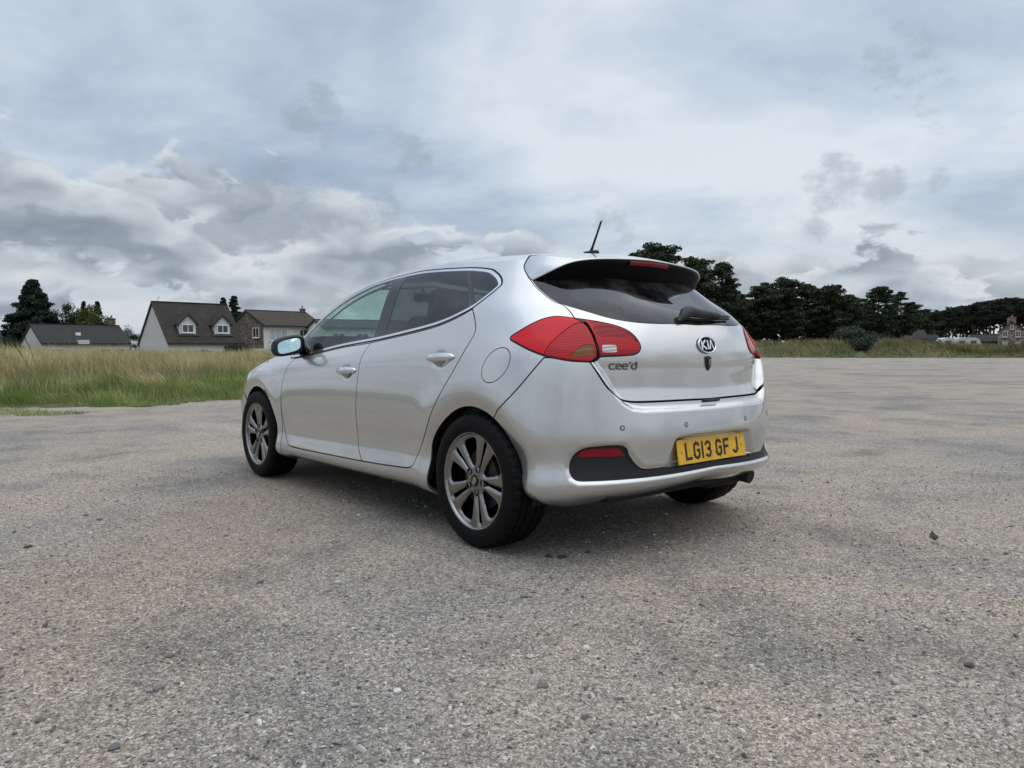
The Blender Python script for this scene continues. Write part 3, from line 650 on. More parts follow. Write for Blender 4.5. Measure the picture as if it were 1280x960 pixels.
# ================================================================== CAR : body surface
def nspl(xk,yk,x):
    """natural cubic spline through (xk,yk); yk (n,) ; linear extrapolation"""
    xk=np.asarray(xk,float);yk=np.asarray(yk,float);x=np.asarray(x,float);n=len(xk);h=np.diff(xk)
    A=np.eye(n);b=np.zeros((n,)+yk.shape[1:])
    for i in range(1,n-1):
        A[i,i-1]=h[i-1];A[i,i]=2*(h[i-1]+h[i]);A[i,i+1]=h[i]
        b[i]=6*((yk[i+1]-yk[i])/h[i]-(yk[i]-yk[i-1])/h[i-1])
    m=np.linalg.solve(A,b)
    xc=np.clip(x,xk[0],xk[-1]);i=np.clip(np.searchsorted(xk,xc)-1,0,n-2)
    d=(xc-xk[i]);H=h[i]
    if yk.ndim>1: d=d[...,None];H=H[...,None]
    s=(yk[i+1]-yk[i])/H-H*(2*m[i]+m[i+1])/6
    y=yk[i]+d*(s+d*(m[i]/2+d*(m[i+1]-m[i])/(6*H)))
    sl=s+d*(m[i]+d*(m[i+1]-m[i])/(2*H))
    e=(x-xc)
    if yk.ndim>1:e=e[...,None]
    return y+sl*e
TW=[0,.5,1,1.5,2,2.5,3]
BU=[-.7,0,.8,1.6,2.3,2.65,3.5]
# row: w stations, B knots, rear(u0,ur,n), front(u0,uf,n)
ROWS=[
 ([.300,.258,.205,.194,.186,.18,.18],[.80,.805,.80,.80,.80,.80,.78],(.05,-.615,2.9),(2.3,3.36,3.2)),
 ([.335,.295,.245,.226,.216,.21,.21],[.87,.874,.868,.868,.870,.875,.85],(.0,-.69,2.8),(2.3,3.46,3.4)),
 ([.42,.41,.39,.36,.35,.34,.33],[.882,.880,.871,.871,.877,.885,.87],(.0,-.718,2.75),(2.3,3.51,3.5)),
 ([.52,.52,.52,.50,.49,.47,.45],[.885,.886,.876,.876,.882,.888,.87],(.0,-.722,2.7),(2.3,3.53,3.5)),
 ([.64,.65,.66,.65,.64,.60,.58],[.88,.889,.886,.886,.886,.886,.86],(.0,-.708,2.7),(2.3,3.53,3.4)),
 ([.78,.80,.81,.79,.77,.74,.70],[.862,.876,.874,.874,.868,.866,.84],(.0,-.690,2.7),(2.3,3.46,3.2)),
 ([.93,.94,.95,.90,.86,.855,.84],[.825,.844,.846,.846,.834,.825,.8],(.05,-.666,2.7),(2.1,3.08,3.0)),
 ([1.04,1.06,1.07,.985,.93,.995,1.0],[.765,.79,.80,.802,.79,.785,.76],(.15,-.606,2.6),(1.85,2.50,3.4)),
 ([1.16,1.18,1.20,1.17,1.15,1.18,1.21],[.67,.70,.715,.715,.705,.70,.68],(.22,-.435,2.8),(1.55,2.12,3.8)),
 ([1.28,1.30,1.315,1.34,1.335,1.335,1.38],[.575,.60,.612,.612,.61,.6,.6],(.25,-.245,3.1),(1.2,1.76,3.8)),
 ([1.365,1.37,1.375,1.40,1.395,1.385,1.42],[.51,.535,.545,.545,.54,.53,.53],(.25,-.12,3.2),(1.0,1.62,3.8)),
]
def rowpts(t):
    """(K,len(t),3)"""
    t=np.asarray(t,float);out=[]
    for w,B,(u0,ur,n),(f0,uf,nf) in ROWS:
        u=np.empty_like(t);y=np.ones_like(t)
        r=t<1;th=(1-t[r])*np.pi/2   # 0 side..pi/2 centre
        c,s=np.cos(th),np.sin(th);q=(c**n+s**n)**(-1/n)
        u[r]=u0-(u0-ur)*s*q;y[r]=c*q
        m=(t>=1)&(t<=2);u[m]=u0+(f0-u0)*(t[m]-1)
        f=t>2;th=(t[f]-2)*np.pi/2;c,s=np.cos(th),np.sin(th);q=(np.abs(c)**nf+s**nf)**(-1/nf)
        u[f]=f0+(uf-f0)*s*q;y[f]=np.abs(c)*q
        v=nspl(BU,B,u)*y
        v[t<=0]=0;v[t>=3]=0
        out.append(np.stack([u,v,nspl(TW,w,t)],-1))
    return np.array(out)
KS=np.array([0,.06,.20,.34,.50,.66,.82,.95,1.18,1.40,1.50])  # s knots (metres up)
def grid(t,s):
    R=rowpts(t);K=len(ROWS)
    return nspl(KS,R.reshape(K,-1),np.asarray(s,float)).reshape(len(s),len(t),3)   # (ns,nt,3)

NR,NS_,NF,NV=200,210,110,201
TT=np.concatenate([np.linspace(0,1,NR+1)[:-1],np.linspace(1,2,NS_+1)[:-1],np.linspace(2,3,NF+1)])
SS=np.linspace(-.01,1.5,NV)
def sstep(a,b,x):
    q=np.clip((x-a)/(b-a),0,1);return q*q*(3-2*q)
def polysd(P,poly):
    """signed distance, + inside"""
    P=np.asarray(P,float);poly=np.asarray(poly,float);lo,hi=poly.min(0)-.06,poly.max(0)+.06
    near=((P>lo)&(P<hi)).all(1)
    if not near.all():
        out=np.full(len(P),-.06)
        if near.any(): out[near]=polysd(P[near],poly)
        return out
    d2=np.full(len(P),1e9);ins=np.zeros(len(P),bool)
    for a,b in zip(poly,np.roll(poly,-1,0)):
        e=b-a;L=e@e
        if L<1e-14: continue
        q=P-a;h=np.clip((q[:,0]*e[0]+q[:,1]*e[1])/L,0,1)
        d2=np.minimum(d2,(q[:,0]-h*e[0])**2+(q[:,1]-h*e[1])**2)
        c=(a[1]>P[:,1])!=(b[1]>P[:,1])
        if e[1]!=0: ins^=c&(P[:,0]<a[0]+e[0]*(P[:,1]-a[1])/e[1])
    return np.where(ins,1,-1)*np.sqrt(d2)
def normals(G):
    a=np.gradient(G,axis=1);b=np.gradient(G,axis=0);n=np.cross(b,a)
    n/=np.maximum(np.linalg.norm(n,axis=-1,keepdims=True),1e-12)
    n[:,0,1]=0;n[:,-1,1]=0
    return n/np.linalg.norm(n,axis=-1,keepdims=True)
# crease of the bumper ledge around the tailgate, chart (X along bumper, S up)
LEDGE=[(-.3,.508),(.25,.505),(.45,.503),(.51,.511),(.553,.537),(.588,.574),(.628,.644),(.70,.745),(.70,1.1),(-.3,1.1)]
INSERT=[(.796,.211),(.786,.266),(.749,.310),(.681,.329),(.558,.329),(.526,.268),(.491,.216),(.448,.191),(.295,.190),(-.2,.190),(-.2,.132),(.127,.132),(.440,.139),(.679,.146),(.752,.150),(.783,.170)]
PLATE=[(-.3,.371),(.19,.371),(.265,.364),(.295,.345),(.308,.30),(.338,.20),(.345,.10),(-.3,.10)]
def build():
    G=grid(TT,SS);N=normals(G)
    R5=grid(TT,[.5])[0];X=np.concatenate([[0],np.cumsum(np.linalg.norm(np.diff(R5,axis=0),axis=1))])
    XX=np.broadcast_to(X[None],G.shape[:2]);S2=np.broadcast_to(SS[:,None],G.shape[:2]);T2=np.broadcast_to(TT[None],G.shape[:2])
    C=np.stack([XX.ravel(),S2.ravel()],-1);u,w=G[...,0],G[...,2]
    d=np.zeros(G.shape[:2])
    for cu,ext in((.01,1.0),(2.655,1.0)):
        r=np.hypot((u-cu),(w-.315));side=sstep(.35,.55,T2)*sstep(2.75,2.6,T2)
        d+=side*(.013*np.exp(-((r-.43)/.10)**2)*(S2<.95) -.30*np.maximum(0,.402-r)*(r>.2))
    e=polysd(C,LEDGE).reshape(d.shape)
    dep=(.024+.05*np.clip(XX,0,.6)**2)*np.interp(S2,[.5,.555,.62,.72,.80,.95],[.75,.8,1.08,.85,.45,0])
    d-=dep*sstep(0,.034,e)
    e=polysd(C,INSERT).reshape(d.shape); d-=.012*sstep(-.022,.004,e)
    e=polysd(C,PLATE).reshape(d.shape); d-=.034*sstep(0,.03,e)*sstep(.186,.196,S2)
    for hu,hw in((.282,.878),(1.255,.796)): d-=.014*np.exp(-(((u-hu)/.062)**2+((w-hw)/.036)**2)**2)*(T2>.6)*(T2<2.4)
    P=G+N*d[...,None]
    P[:,0,1]=0;P[:,-1,1]=0
    return G,P,normals(P),XX,S2,T2

_G, _P, _N, _XX, _SS2, _TT2 = build()
nv, nt = _G.shape[:2]
COLS = np.concatenate([_P.reshape(-1, 3), _N.reshape(-1, 3), _XX.reshape(-1, 1), _SS2.reshape(-1, 1), _TT2.reshape(-1, 1), _G[..., 0].reshape(-1, 1), _G[..., 2].reshape(-1, 1)], 1)
XS, UW, TI = (6, 7), (9, 10), 8
_i = np.arange((nv-1)*nt).reshape(nv-1, nt)[:, :-1].ravel()
TRIS = np.concatenate([np.stack([_i, _i+nt, _i+nt+1], 1), np.stack([_i, _i+nt+1, _i+1], 1)])

def clip(A, F, f):
    """keep the part of a triangle mesh where f > 0 (linear cut); A are vertex columns"""
    f = np.where(np.abs(f) < 1e-9, 1e-9, f)
    s = f > 0; c = s[F].sum(1)
    keep = F[c == 3]; out = [keep]; n = len(A); Es = []
    def edge(a, b): return np.stack([np.minimum(a, b), np.maximum(a, b)], 1)
    F1 = F[c == 1]
    if len(F1):
        k = np.argmax(s[F1], 1); r = np.arange(len(F1)); a, b, d = F1[r, k], F1[r, (k+1) % 3], F1[r, (k+2) % 3]
        Es += [edge(a, b), edge(a, d)]
    F2 = F[c == 2]
    if len(F2):
        k = np.argmin(s[F2], 1); r = np.arange(len(F2)); q, g, h = F2[r, k], F2[r, (k+1) % 3], F2[r, (k+2) % 3]
        Es += [edge(q, g), edge(q, h)]
    if Es:
        E = np.concatenate(Es); key = E[:, 0].astype(np.int64)*n+E[:, 1]
        uq, inv = np.unique(key, return_inverse=True); i0, i1 = uq//n, uq % n
        w = (f[i0]/(f[i0]-f[i1]))[:, None]; A = np.concatenate([A, A[i0]*(1-w)+A[i1]*w]); inv = inv+n; p = 0
        if len(F1):
            m = len(F1); ab, ad = inv[p:p+m], inv[p+m:p+2*m]; p += 2*m; out.append(np.stack([a, ab, ad], 1))
        if len(F2):
            m = len(F2); qg, qh = inv[p:p+m], inv[p+m:p+2*m]
            out += [np.stack([g, h, qh], 1), np.stack([g, qh, qg], 1)]
    F = np.concatenate(out); used = np.unique(F); mp = np.full(len(A), -1); mp[used] = np.arange(len(used))
    return A[used], mp[F]
def cr(pts, sub=6, closed=True):
    """Catmull-Rom outline; a third value of 1 marks a sharp corner"""
    n = len(pts); P = np.array([p[:2] for p in pts], float); cor = [len(p) > 2 and p[2] for p in pts]; out = []
    for i in range(n if closed else n-1):
        j = (i+1) % n; d = P[j]-P[i]
        a = d if cor[i] or (not closed and i == 0) else (P[j]-P[i-1])/2
        b = d if cor[j] or (not closed and j == n-1) else (P[(j+1) % n]-P[i])/2
        L = np.linalg.norm(d); a = a*min(1, 1.2*L/max(np.linalg.norm(a), 1e-9)); b = b*min(1, 1.2*L/max(np.linalg.norm(b), 1e-9))
        for k in range(sub):
            q = k/sub; out.append(P[i]*(2*q**3-3*q*q+1)+a*(q**3-2*q*q+q)+P[j]*(-2*q**3+3*q*q)+b*(q**3-q*q))
    if not closed: out.append(P[-1])
    return np.array(out)
def sd(A, chart, poly): return polysd(A[:, list(chart)], poly)
def region(trange, srange, coarse=False):
    if coarse:
        ii, jj = np.arange(0, nv, 3), np.unique(np.concatenate([np.arange(0, nt, 3), [nt-1]])); A = COLS.reshape(nv, nt, -1)[np.ix_(ii, jj)]; a, b = A.shape[:2]; A = A.reshape(a*b, -1)
        q = np.arange((a-1)*b).reshape(a-1, b)[:, :-1].ravel(); return A, np.concatenate([np.stack([q, q+b, q+b+1], 1), np.stack([q, q+b+1, q+1], 1)])
    T, S = COLS[:, 8], COLS[:, 7]; ok = (T >= trange[0])&(T <= trange[1])&(S >= srange[0])&(S <= srange[1])
    F = TRIS[ok[TRIS].all(1)]; used = np.unique(F); mp = np.full(len(COLS), -1); mp[used] = np.arange(len(used)); return COLS[used], mp[F]
def emit(name, A, F, m, parent, side='L', depth=.014, off=0.):
    """panel mesh (left, mirrored right, or both halves in one) with a folded rim of the given depth"""
    P = A[:, :3]+A[:, 3:6]*off; N = A[:, 3:6]
    if side == 'B': P = np.where((A[:, 8] <= 1e-6)[:, None] | (A[:, 8] >= 3-1e-6)[:, None], P*[1, 0, 1], P)
    V, NN, FF = [P], [N], [F]
    if depth:
        e = np.concatenate([F[:, [0, 1]], F[:, [1, 2]], F[:, [2, 0]]]); n = len(P); k = e[:, 0].astype(np.int64)*n+e[:, 1]; kr = e[:, 1].astype(np.int64)*n+e[:, 0]
        bd = e[~np.isin(k, kr)]
        seam = (np.abs(P[bd[:, 0], 1]) < 1e-5)&(np.abs(P[bd[:, 1], 1]) < 1e-5); bd = bd[~seam]
        a, b = bd[:, 0], bd[:, 1]; pa, pb = P[a], P[b]; qa, qb = pa-N[a]*depth, pb-N[b]*depth
        en = np.cross(pb-pa, N[a]); en /= np.maximum(np.linalg.norm(en, axis=1, keepdims=True), 1e-9); m4 = len(bd)
        ln = en
        V += [pb, pa, qa, qb]; NN += [ln]*4; o = n+np.arange(m4)
        FF += [np.stack([o, o+m4, o+2*m4], 1), np.stack([o, o+2*m4, o+3*m4], 1)]
    V, NN, FF = np.concatenate(V), np.concatenate(NN), np.concatenate(FF)
    if side in 'RB':
        V2, N2, F2 = V*[1, -1, 1], NN*[1, -1, 1], FF[:, ::-1]
        if side == 'R': V, NN, FF = V2, N2, F2
        else: V, NN, FF = np.concatenate([V, V2]), np.concatenate([NN, N2]), np.concatenate([FF, F2+len(V)])
    return pyd(name, V, FF, m, parent, True, NN)

car = thing('parked_car', 'silver five-door hatchback with dark privacy glass parked on the gravel', 'car')
GAP = .0032
# ---- outlines on the side (u forward, w up), metres
FDOOR = cr([(2.074, .870, 1), (1.868, .890), (1.452, .939), (1.20, .958), (1.062, .968, 1), (1.090, .920), (1.103, .860), (1.104, .807), (1.108, .700), (1.125, .560), (1.132, .450), (1.118, .360), (1.052, .291, 1),
            (1.455, .285), (1.835, .280), (2.03, .282), (2.085, .296), (2.128, .345), (2.160, .410), (2.178, .550), (2.180, .660), (2.161, .751), (2.125, .815)])
RDOOR = cr([(1.062, .968, 1), (.76, .999), (.531, 1.025), (.377, 1.048), (.245, 1.082), (.144, 1.121, 1), (.096, 1.076), (.062, 1.036), (.050, 1.010), (.056, .983), (.084, .931), (.148, .825), (.215, .734), (.300, .626), (.374, .514), (.445, .412), (.487, .346), (.515, .322), (.56, .311), (.70, .304), (.809, .299), (1.052, .291, 1),
            (1.118, .360), (1.132, .450), (1.125, .560), (1.108, .700), (1.104, .807), (1.103, .860), (1.090, .920)])
DLO = cr([(.048, 1.240), (.073, 1.268), (.113, 1.293), (.160, 1.314), (.216, 1.333), (.328, 1.351), (.432, 1.361), (.643, 1.373), (.883, 1.380), (1.091, 1.371), (1.25, 1.358), (1.40, 1.332), (1.60, 1.278), (1.80, 1.198), (1.98, 1.105), (2.12, 1.008), (2.19, .93, 1), (2.15, .868, 1),
          (2.074, .873), (1.868, .893), (1.452, .943), (1.017, .977), (.760, 1.003), (.531, 1.029), (.377, 1.052), (.245, 1.086), (.144, 1.125), (.083, 1.178), (.055, 1.218)])
def arch(cu, R, lo_f, lo_r):
    a = np.linspace(R_(8), R_(172), 40); P = [(cu+R*math.cos(q), .315+R*math.sin(q)) for q in a]
    return np.array([(cu+lo_f, .10)]+P[:1]+P[1:]+[(cu-lo_r, .10)])
ARCH_R = cr([(.405, .10, 1), (.380, .24), (.366, .349), (.347, .459), (.268, .553), (.155, .629), (.049, .661), (-.051, .658), (-.142, .627), (-.219, .569), (-.270, .484), (-.306, .383), (-.338, .304), (-.360, .24), (-.385, .10, 1)], 8)
ARCH_F = arch(2.655, .352, .37, .40)
FLAP = cr([(-.152+.077*math.cos(q)-.02*math.sin(q), .854+.079*math.sin(q)) for q in np.linspace(0, 2*math.pi, 25)[:-1]], 3)
# ---- outlines round the tail (X along the bumper from the middle, S up the body), metres
TGATE = cr([(-.3, .566, 1), (.125, .564), (.364, .560), (.461, .559), (.520, .563), (.565, .579), (.618, .617), (.660, .677), (.700, .742, 1), (.664, .780, 1), (.661, .813), (.676, .866), (.699, .916), (.747, .949, 1), (.778, 1.038), (.823, 1.083), (.862, 1.187), (.908, 1.318), (.93, 1.45, 1), (-.3, 1.45, 1)])
RGLASS = cr([(-.3, .942, 1), (.134, .942), (.312, .936), (.458, .939), (.581, .956), (.688, .998), (.770, 1.042), (.816, 1.087), (.855, 1.187), (.900, 1.318), (.915, 1.42, 1), (-.3, 1.42, 1)])
LAMP = cr([(1.066, .845), (1.000, .885), (.921, .927), (.862, .951), (.813, .958), (.745, .950), (.664, .940), (.593, .928), (.537, .913), (.492, .892), (.460, .860), (.445, .827), (.454, .802), (.479, .787), (.539, .781), (.645, .776), (.660, .762), (.700, .740), (.785, .743), (.868, .756), (.950, .782), (1.025, .817)])
SPLIT = np.array([(.747, .97), (.745, .948), (.722, .935), (.699, .916), (.676, .866), (.661, .813), (.657, .776), (.700, .738), (.70, .70), (1.3, .70), (1.3, .97)])   # outboard half
BUMPER = cr([(-.3, -.1, 1), (-.3, .562, 1), (.125, .560), (.364, .556), (.461, .555), (.520, .559), (.565, .575), (.618, .613), (.660, .673), (.700, .740, 1), (.785, .743), (.868, .756), (.902, .757, 1), (1.034, .592), (1.164, .460, 1), (1.25, .38, 1), (1.25, -.1, 1)])

def body_base(trange, srange):
    A, F = region(trange, srange)
    for ar in (ARCH_R, ARCH_F):
        A, F = clip(A, F, -sd(A, UW, ar))
    return A, F
def cutout(A, F, chart, poly, gap=GAP):
    return clip(A, F, -sd(A, chart, poly)-gap)
def keep(A, F, chart, poly, gap=GAP):
    return clip(A, F, sd(A, chart, poly)-gap)
# front panels: hood, front bumper, headlamp, windscreen in (t, S)
TS = (8, 7)
HOOD = cr([(3.3, .60, 1), (2.80, .645), (2.62, .705), (2.50, .762), (2.36, .82), (2.20, .90, 1), (2.42, .925), (2.7, .93), (3.3, .935, 1)])
WIND = cr([(3.3, .965, 1), (2.6, .965), (2.43, .975), (2.335, .99, 1), (2.36, 1.10), (2.40, 1.25), (2.40, 1.40), (2.45, 1.455, 1), (2.7, 1.47), (3.3, 1.47, 1)])
FBUMP = cr([(3.3, -.1, 1), (2.25, -.1, 1), (2.25, .10), (2.30, .42), (2.32, .50), (2.42, .522), (2.62, .515), (2.80, .545), (3.3, .575, 1)])
HLAMP = cr([(2.262, .795), (2.36, .790), (2.50, .742), (2.65, .682), (2.79, .632), (2.82, .57), (2.62, .525), (2.40, .535), (2.285, .575), (2.238, .635), (2.228, .71)])

# body side: everything that is not a panel of its own
def body_side(side):
    A, F = body_base((.30, 2.62), (-.01, 1.5))
    for ch, po in ((UW, FDOOR), (UW, RDOOR), (UW, DLO), (XS, LAMP), (XS, TGATE), (XS, BUMPER), (TS, HOOD), (TS, WIND), (TS, FBUMP), (TS, HLAMP)):
        A, F = cutout(A, F, ch, po, .0 if po is DLO else GAP)
    if side == 'L': A, F = cutout(A, F, UW, FLAP, .002)
    # the wing parts from the side along the door's front edge
    cutl = np.array([(2.182, .0), (2.182, .66), (2.161, .751), (2.125, .815), (2.074, .870), (2.19, .93), (2.30, 1.02), (4.5, 1.02), (4.5, .0)])
    Aw, Fw = keep(A, F, UW, cutl); emit('front_wing', Aw, Fw, PAINT, car, side)
    Ab, Fb = cutout(A, F, UW, cutl); emit('body_side', Ab, Fb, PAINT, car, side)
for sd_ in 'LR': body_side(sd_)
# hidden dark inner shell behind the shut lines
A, F = region(0, 0, True)
for ar in (ARCH_R, ARCH_F): A, F = clip(A, F, -sd(A, UW, ar))
for ch, po in ((UW, DLO), (XS, RGLASS), (TS, WIND)): A, F = cutout(A, F, ch, po, -.012)
emit('inner_shell', A, F, DARK, car, 'B', 0, -.045)
# doors
doors = {}
for s_ in 'LR':
    A, F = keep(*region((.6, 2.5), (-.01, 1.1)), UW, FDOOR); doors['F', s_] = emit('front_door', A, F, PAINT, car, s_)
    A, F = body_base((.5, 2.2), (-.01, 1.1)); A, F = keep(A, F, UW, RDOOR); doors['R', s_] = emit('rear_door', A, F, PAINT, car, s_)
A, F = keep(*region((.3, 1.2), (.5, 1.0)), UW, FLAP, .002); emit('fuel_flap', A, F, PAINT, car, 'L')
# bumper, tailgate
A, F = body_base((0, 1.3), (-.01, .85)); A, F = keep(A, F, XS, BUMPER); A, F = cutout(A, F, XS, cr(INSERT, 4), 0)
bumper = emit('rear_bumper', A, F, PAINT, car, 'B', .02)
A, F = keep(*region((0, 1.3), (-.01, .6)), XS, cr(INSERT, 4), -.004); insert = emit('bumper_insert', A, F, PLASTIC, car, 'B', .035, -.008)
A, F = keep(*region((0, 1.2), (.5, 1.46)), XS, TGATE); A, F = cutout(A, F, XS, RGLASS, 0); A, F = cutout(A, F, XS, LAMP, .003)
tailgate = emit('tailgate', A, F, PAINT, car, 'B', .022)
Ag, Fg = keep(*region((0, 1.2), (.85, 1.46)), XS, RGLASS, .002)
RIN = cr([(-.3, .975, 1), (.3, .968), (.45, .975), (.56, .998), (.66, 1.045), (.70, 1.10), (.73, 1.2), (.76, 1.42, 1), (-.3, 1.42, 1)])
a2, f2 = cutout(Ag, Fg, XS, RIN, 0); emit('glass_border', a2, f2, GLOSSBLK, tailgate, 'B', 0, -.0015)
emit('rear_window', Ag, Fg, GLASS_R, tailgate, 'B', 0)
# front
A, F = keep(*region((2, 3), (.5, 1.0)), TS, HOOD, .004); emit('bonnet', A, F, PAINT, car, 'B')
A, F = keep(*region((2, 3), (.93, 1.5)), TS, WIND, 0); emit('windscreen', A, F, GLASS_W, car, 'B', 0)
A, F = body_base((2, 3), (-.01, .62)); A, F = keep(A, F, TS, FBUMP, .004); A, F = cutout(A, F, TS, HLAMP, .004)
GRILL = cr([(3.3, .10, 1), (2.62, .10), (2.56, .16), (2.60, .26), (3.3, .27, 1)]); GRILL2 = cr([(3.3, .44, 1), (2.86, .44), (2.80, .49), (2.86, .54), (3.3, .545, 1)])
for gpoly in (GRILL, GRILL2): A, F = cutout(A, F, TS, gpoly, 0)
emit('front_bumper', A, F, PAINT, car, 'B')
A, F = region((2, 3), (-.01, .62))
for gpoly in (GRILL, GRILL2):
    a2, f2 = keep(A, F, TS, gpoly, -.01); emit('front_grille', a2, f2, PLASTIC, car, 'B', 0, -.02)
for s_ in 'LR':
    a2, f2 = keep(*region((2, 3), (.3, .8)), TS, HLAMP, .003); emit('headlamp', a2, f2, HEADL, car, s_, .02)
# ---- side glazing
def halfplane(A, p, q):     # + on the left of p->q in (u, w)
    u, w = A[:, 9], A[:, 10]; dx, dy = q[0]-p[0], q[1]-p[1]; L = math.hypot(dx, dy)
    return (dx*(w-p[1])-dy*(u-p[0]))/L
for s_ in 'LR':
    A, F = region((.3, 2.7), (.75, 1.5)); A, F = keep(A, F, UW, DLO, .0)
    a, f = clip(A, F, .010-sd(A, UW, DLO)); emit('window_seal', a, f, RUBBER, car, s_, .006, -.004)
    a, f = keep(A, F, UW, DLO, .0085); a, f = clip(a, f, .0215-sd(a, UW, DLO)); emit('chrome_window_trim', a, f, CHROME, car, s_, .005, .0015)
    Ai, Fi = keep(A, F, UW, DLO, .019)
    # orientation of the half planes: make "towards the front" positive
    def front_of(A_, p, q): return -halfplane(A_, p, q)
    fgf = lambda A_: np.minimum.reduce([sd(A_, UW, DLO)-.030, front_of(A_, (1.069, .988), (1.119, 1.348)), -front_of(A_, (1.93, .88), (2.06, 1.10))])
    rgf = lambda A_: np.minimum.reduce([sd(A_, UW, DLO)-.027, -front_of(A_, (.946, .994), (1.001, 1.346)), front_of(A_, (.146, 1.129), (.432, 1.361))-.010])
    qgf = lambda A_: np.minimum.reduce([sd(A_, UW, DLO)-.029, -front_of(A_, (.146, 1.129), (.432, 1.361))-.010])
    sgf = lambda A_: np.minimum.reduce([sd(A_, UW, DLO)-.034, front_of(A_, (1.93, .88), (2.06, 1.10))-.030])
    a, f = clip(Ai, Fi, fgf(Ai)); emit('window', a, f, GLASS_F, doors['F', s_], s_, 0)
    a, f = clip(Ai, Fi, rgf(Ai)); emit('window', a, f, GLASS_P, doors['R', s_], s_, 0)
    a, f = clip(Ai, Fi, qgf(Ai)); emit('quarter_window', a, f, GLASS_P, car, s_, 0)
    a, f = clip(Ai, Fi, sgf(Ai)); emit('sail_window', a, f, GLASS_P, car, s_, 0)
    a, f = Ai, Fi
    for fn in (fgf, rgf, qgf, sgf): a, f = clip(a, f, -fn(a))
    emit('pillar_trim', a, f, GLOSSBLK, car, s_, .006, .0008)
# ---- tail lamps
A0, F0 = region((.05, 1.25), (.68, 1.02))
AMB = cr([(.752, .764), (.775, .762), (.782, .772), (.738, .815), (.695, .826), (.680, .812), (.684, .778)])
LOWB = cr([(.672, .765, 1), (.70, .747), (.785, .750), (.868, .762), (.90, .775), (.865, .83), (.80, .885), (.745, .920), (.700, .915), (.676, .866), (.664, .813)])
REV = cr([(.568, .797, 1), (.640, .795, 1), (.640, .832, 1), (.572, .832, 1)], 2)
INB = cr([(.46, .845), (.50, .862), (.60, .870), (.645, .868), (.668, .905), (.60, .915), (.54, .900), (.49, .878)])
for s_ in 'LR':
    Al, Fl = keep(A0, F0, XS, LAMP, .0)
    for nm, sgn, par in (('tail_lamp', 1, car), ('tailgate_lamp', -1, car)):
        A, F = clip(Al, Fl, sgn*polysd(Al[:, [6, 7]], SPLIT)-.003)
        base = emit(nm, A, F, GLOSSBLK, par, s_, .012, -.002)
        Ai, Fi = clip(A, F, np.minimum(sd(A, XS, LAMP)-.006, sgn*polysd(A[:, [6, 7]], SPLIT)-.008))
        if sgn > 0:
            a, f = cutout(Ai, Fi, XS, LOWB, 0); emit('upper_lens', a, f, RED_A, base, s_, .006, .006)
            a, f = keep(Ai, Fi, XS, LOWB, .002); a2, f2 = cutout(a, f, XS, AMB, 0); emit('lower_lens', a2, f2, RED_B, base, s_, .006, .004)
            a2, f2 = keep(a, f, XS, AMB, .0015); emit('indicator_lens', a2, f2, AMBER, base, s_, .004, .0035)
        else:
            a, f = cutout(Ai, Fi, XS, REV, .0); a2, f2 = cutout(a, f, XS, INB, 0); emit('red_lens', a2, f2, RED_B, base, s_, .006, .005)
            a2, f2 = keep(a, f, XS, INB, .0015); emit('deep_red_lens', a2, f2, RED_C, base, s_, .004, .004)
            a, f = keep(Ai, Fi, XS, REV, .001); emit('reversing_lens', a, f, CLEAR, base, s_, .006, .0055)
# reflectors in the bumper
RFL = cr([(.757, .268, 1), (.752, .285), (.738, .303), (.66, .312), (.576, .312, 1), (.556, .280), (.548, .268, 1)])
for s_ in 'LR':
    a, f = keep(*region((.2, 1.0), (.2, .4)), XS, RFL, 0); emit('rear_reflector', a, f, REFLECT, insert, s_, .008, -.004)

# surface lookup for parts that sit on the skin
def on_xs(X, S, off=0.):
    j = np.interp(X, _XX[0], np.arange(nt)); i = np.interp(S, SS, np.arange(nv))
    i0, j0 = min(int(i), nv-2), min(int(j), nt-2); a, b = i-i0, j-j0
    L = lambda Q: Q[i0, j0]*(1-a)*(1-b)+Q[i0+1, j0]*a*(1-b)+Q[i0, j0+1]*(1-a)*b+Q[i0+1, j0+1]*a*b
    n = L(_N); n = n/np.linalg.norm(n); return L(_P)+n*off, n
def on_uw(u, w, off=0.):
    sel = (_TT2 > .35)&(_TT2 < 2.7); d = np.where(sel, (_P[..., 0]-u)**2+(_P[..., 2]-w)**2, 9)
    i, j = np.unravel_index(np.argmin(d), d.shape); n = _N[i, j]; p = _P[i, j].copy()
    p = p+n*0; t = np.array([u-p[0], 0, w-p[2]]); t[1] = -(n[0]*t[0]+n[2]*t[2])/n[1]; return p+t+n*off, n
# ---- roof
CU = np.array([-.12, -.04, .107, .4, .9, 1.3, 1.62]); CW = np.array([1.364, 1.391, 1.430, 1.458, 1.473, 1.457, 1.42])
L = _G[-1]; nb = 24; bb = np.linspace(1, -1, 2*nb+1)
tr_ok = np.unique(np.concatenate([np.arange(0, nt, 3), [nt-1]]))
RV = []
for j in tr_ok:
    p = L[j]; c = max(float(nspl(CU, CW, np.array([p[0]]))[0]), p[2]); k = abs(p[1])/.545
    for b in bb: RV.append((p[0], p[1]*b, p[2]+(c-p[2])*(1-abs(b)**2.3)))
RV = np.array(RV); m_ = len(bb); q = np.arange((len(tr_ok)-1)*m_).reshape(-1, m_)[:, :-1].ravel()
RF = np.stack([q, q+1, q+m_+1, q+m_], 1)[:, ::-1]
roof = pyd('roof', RV, RF, PAINT, car)
pyd('headlining', RV*[1, .97, 1]-[0, 0, .02], RF[:, ::-1], LINER, car)
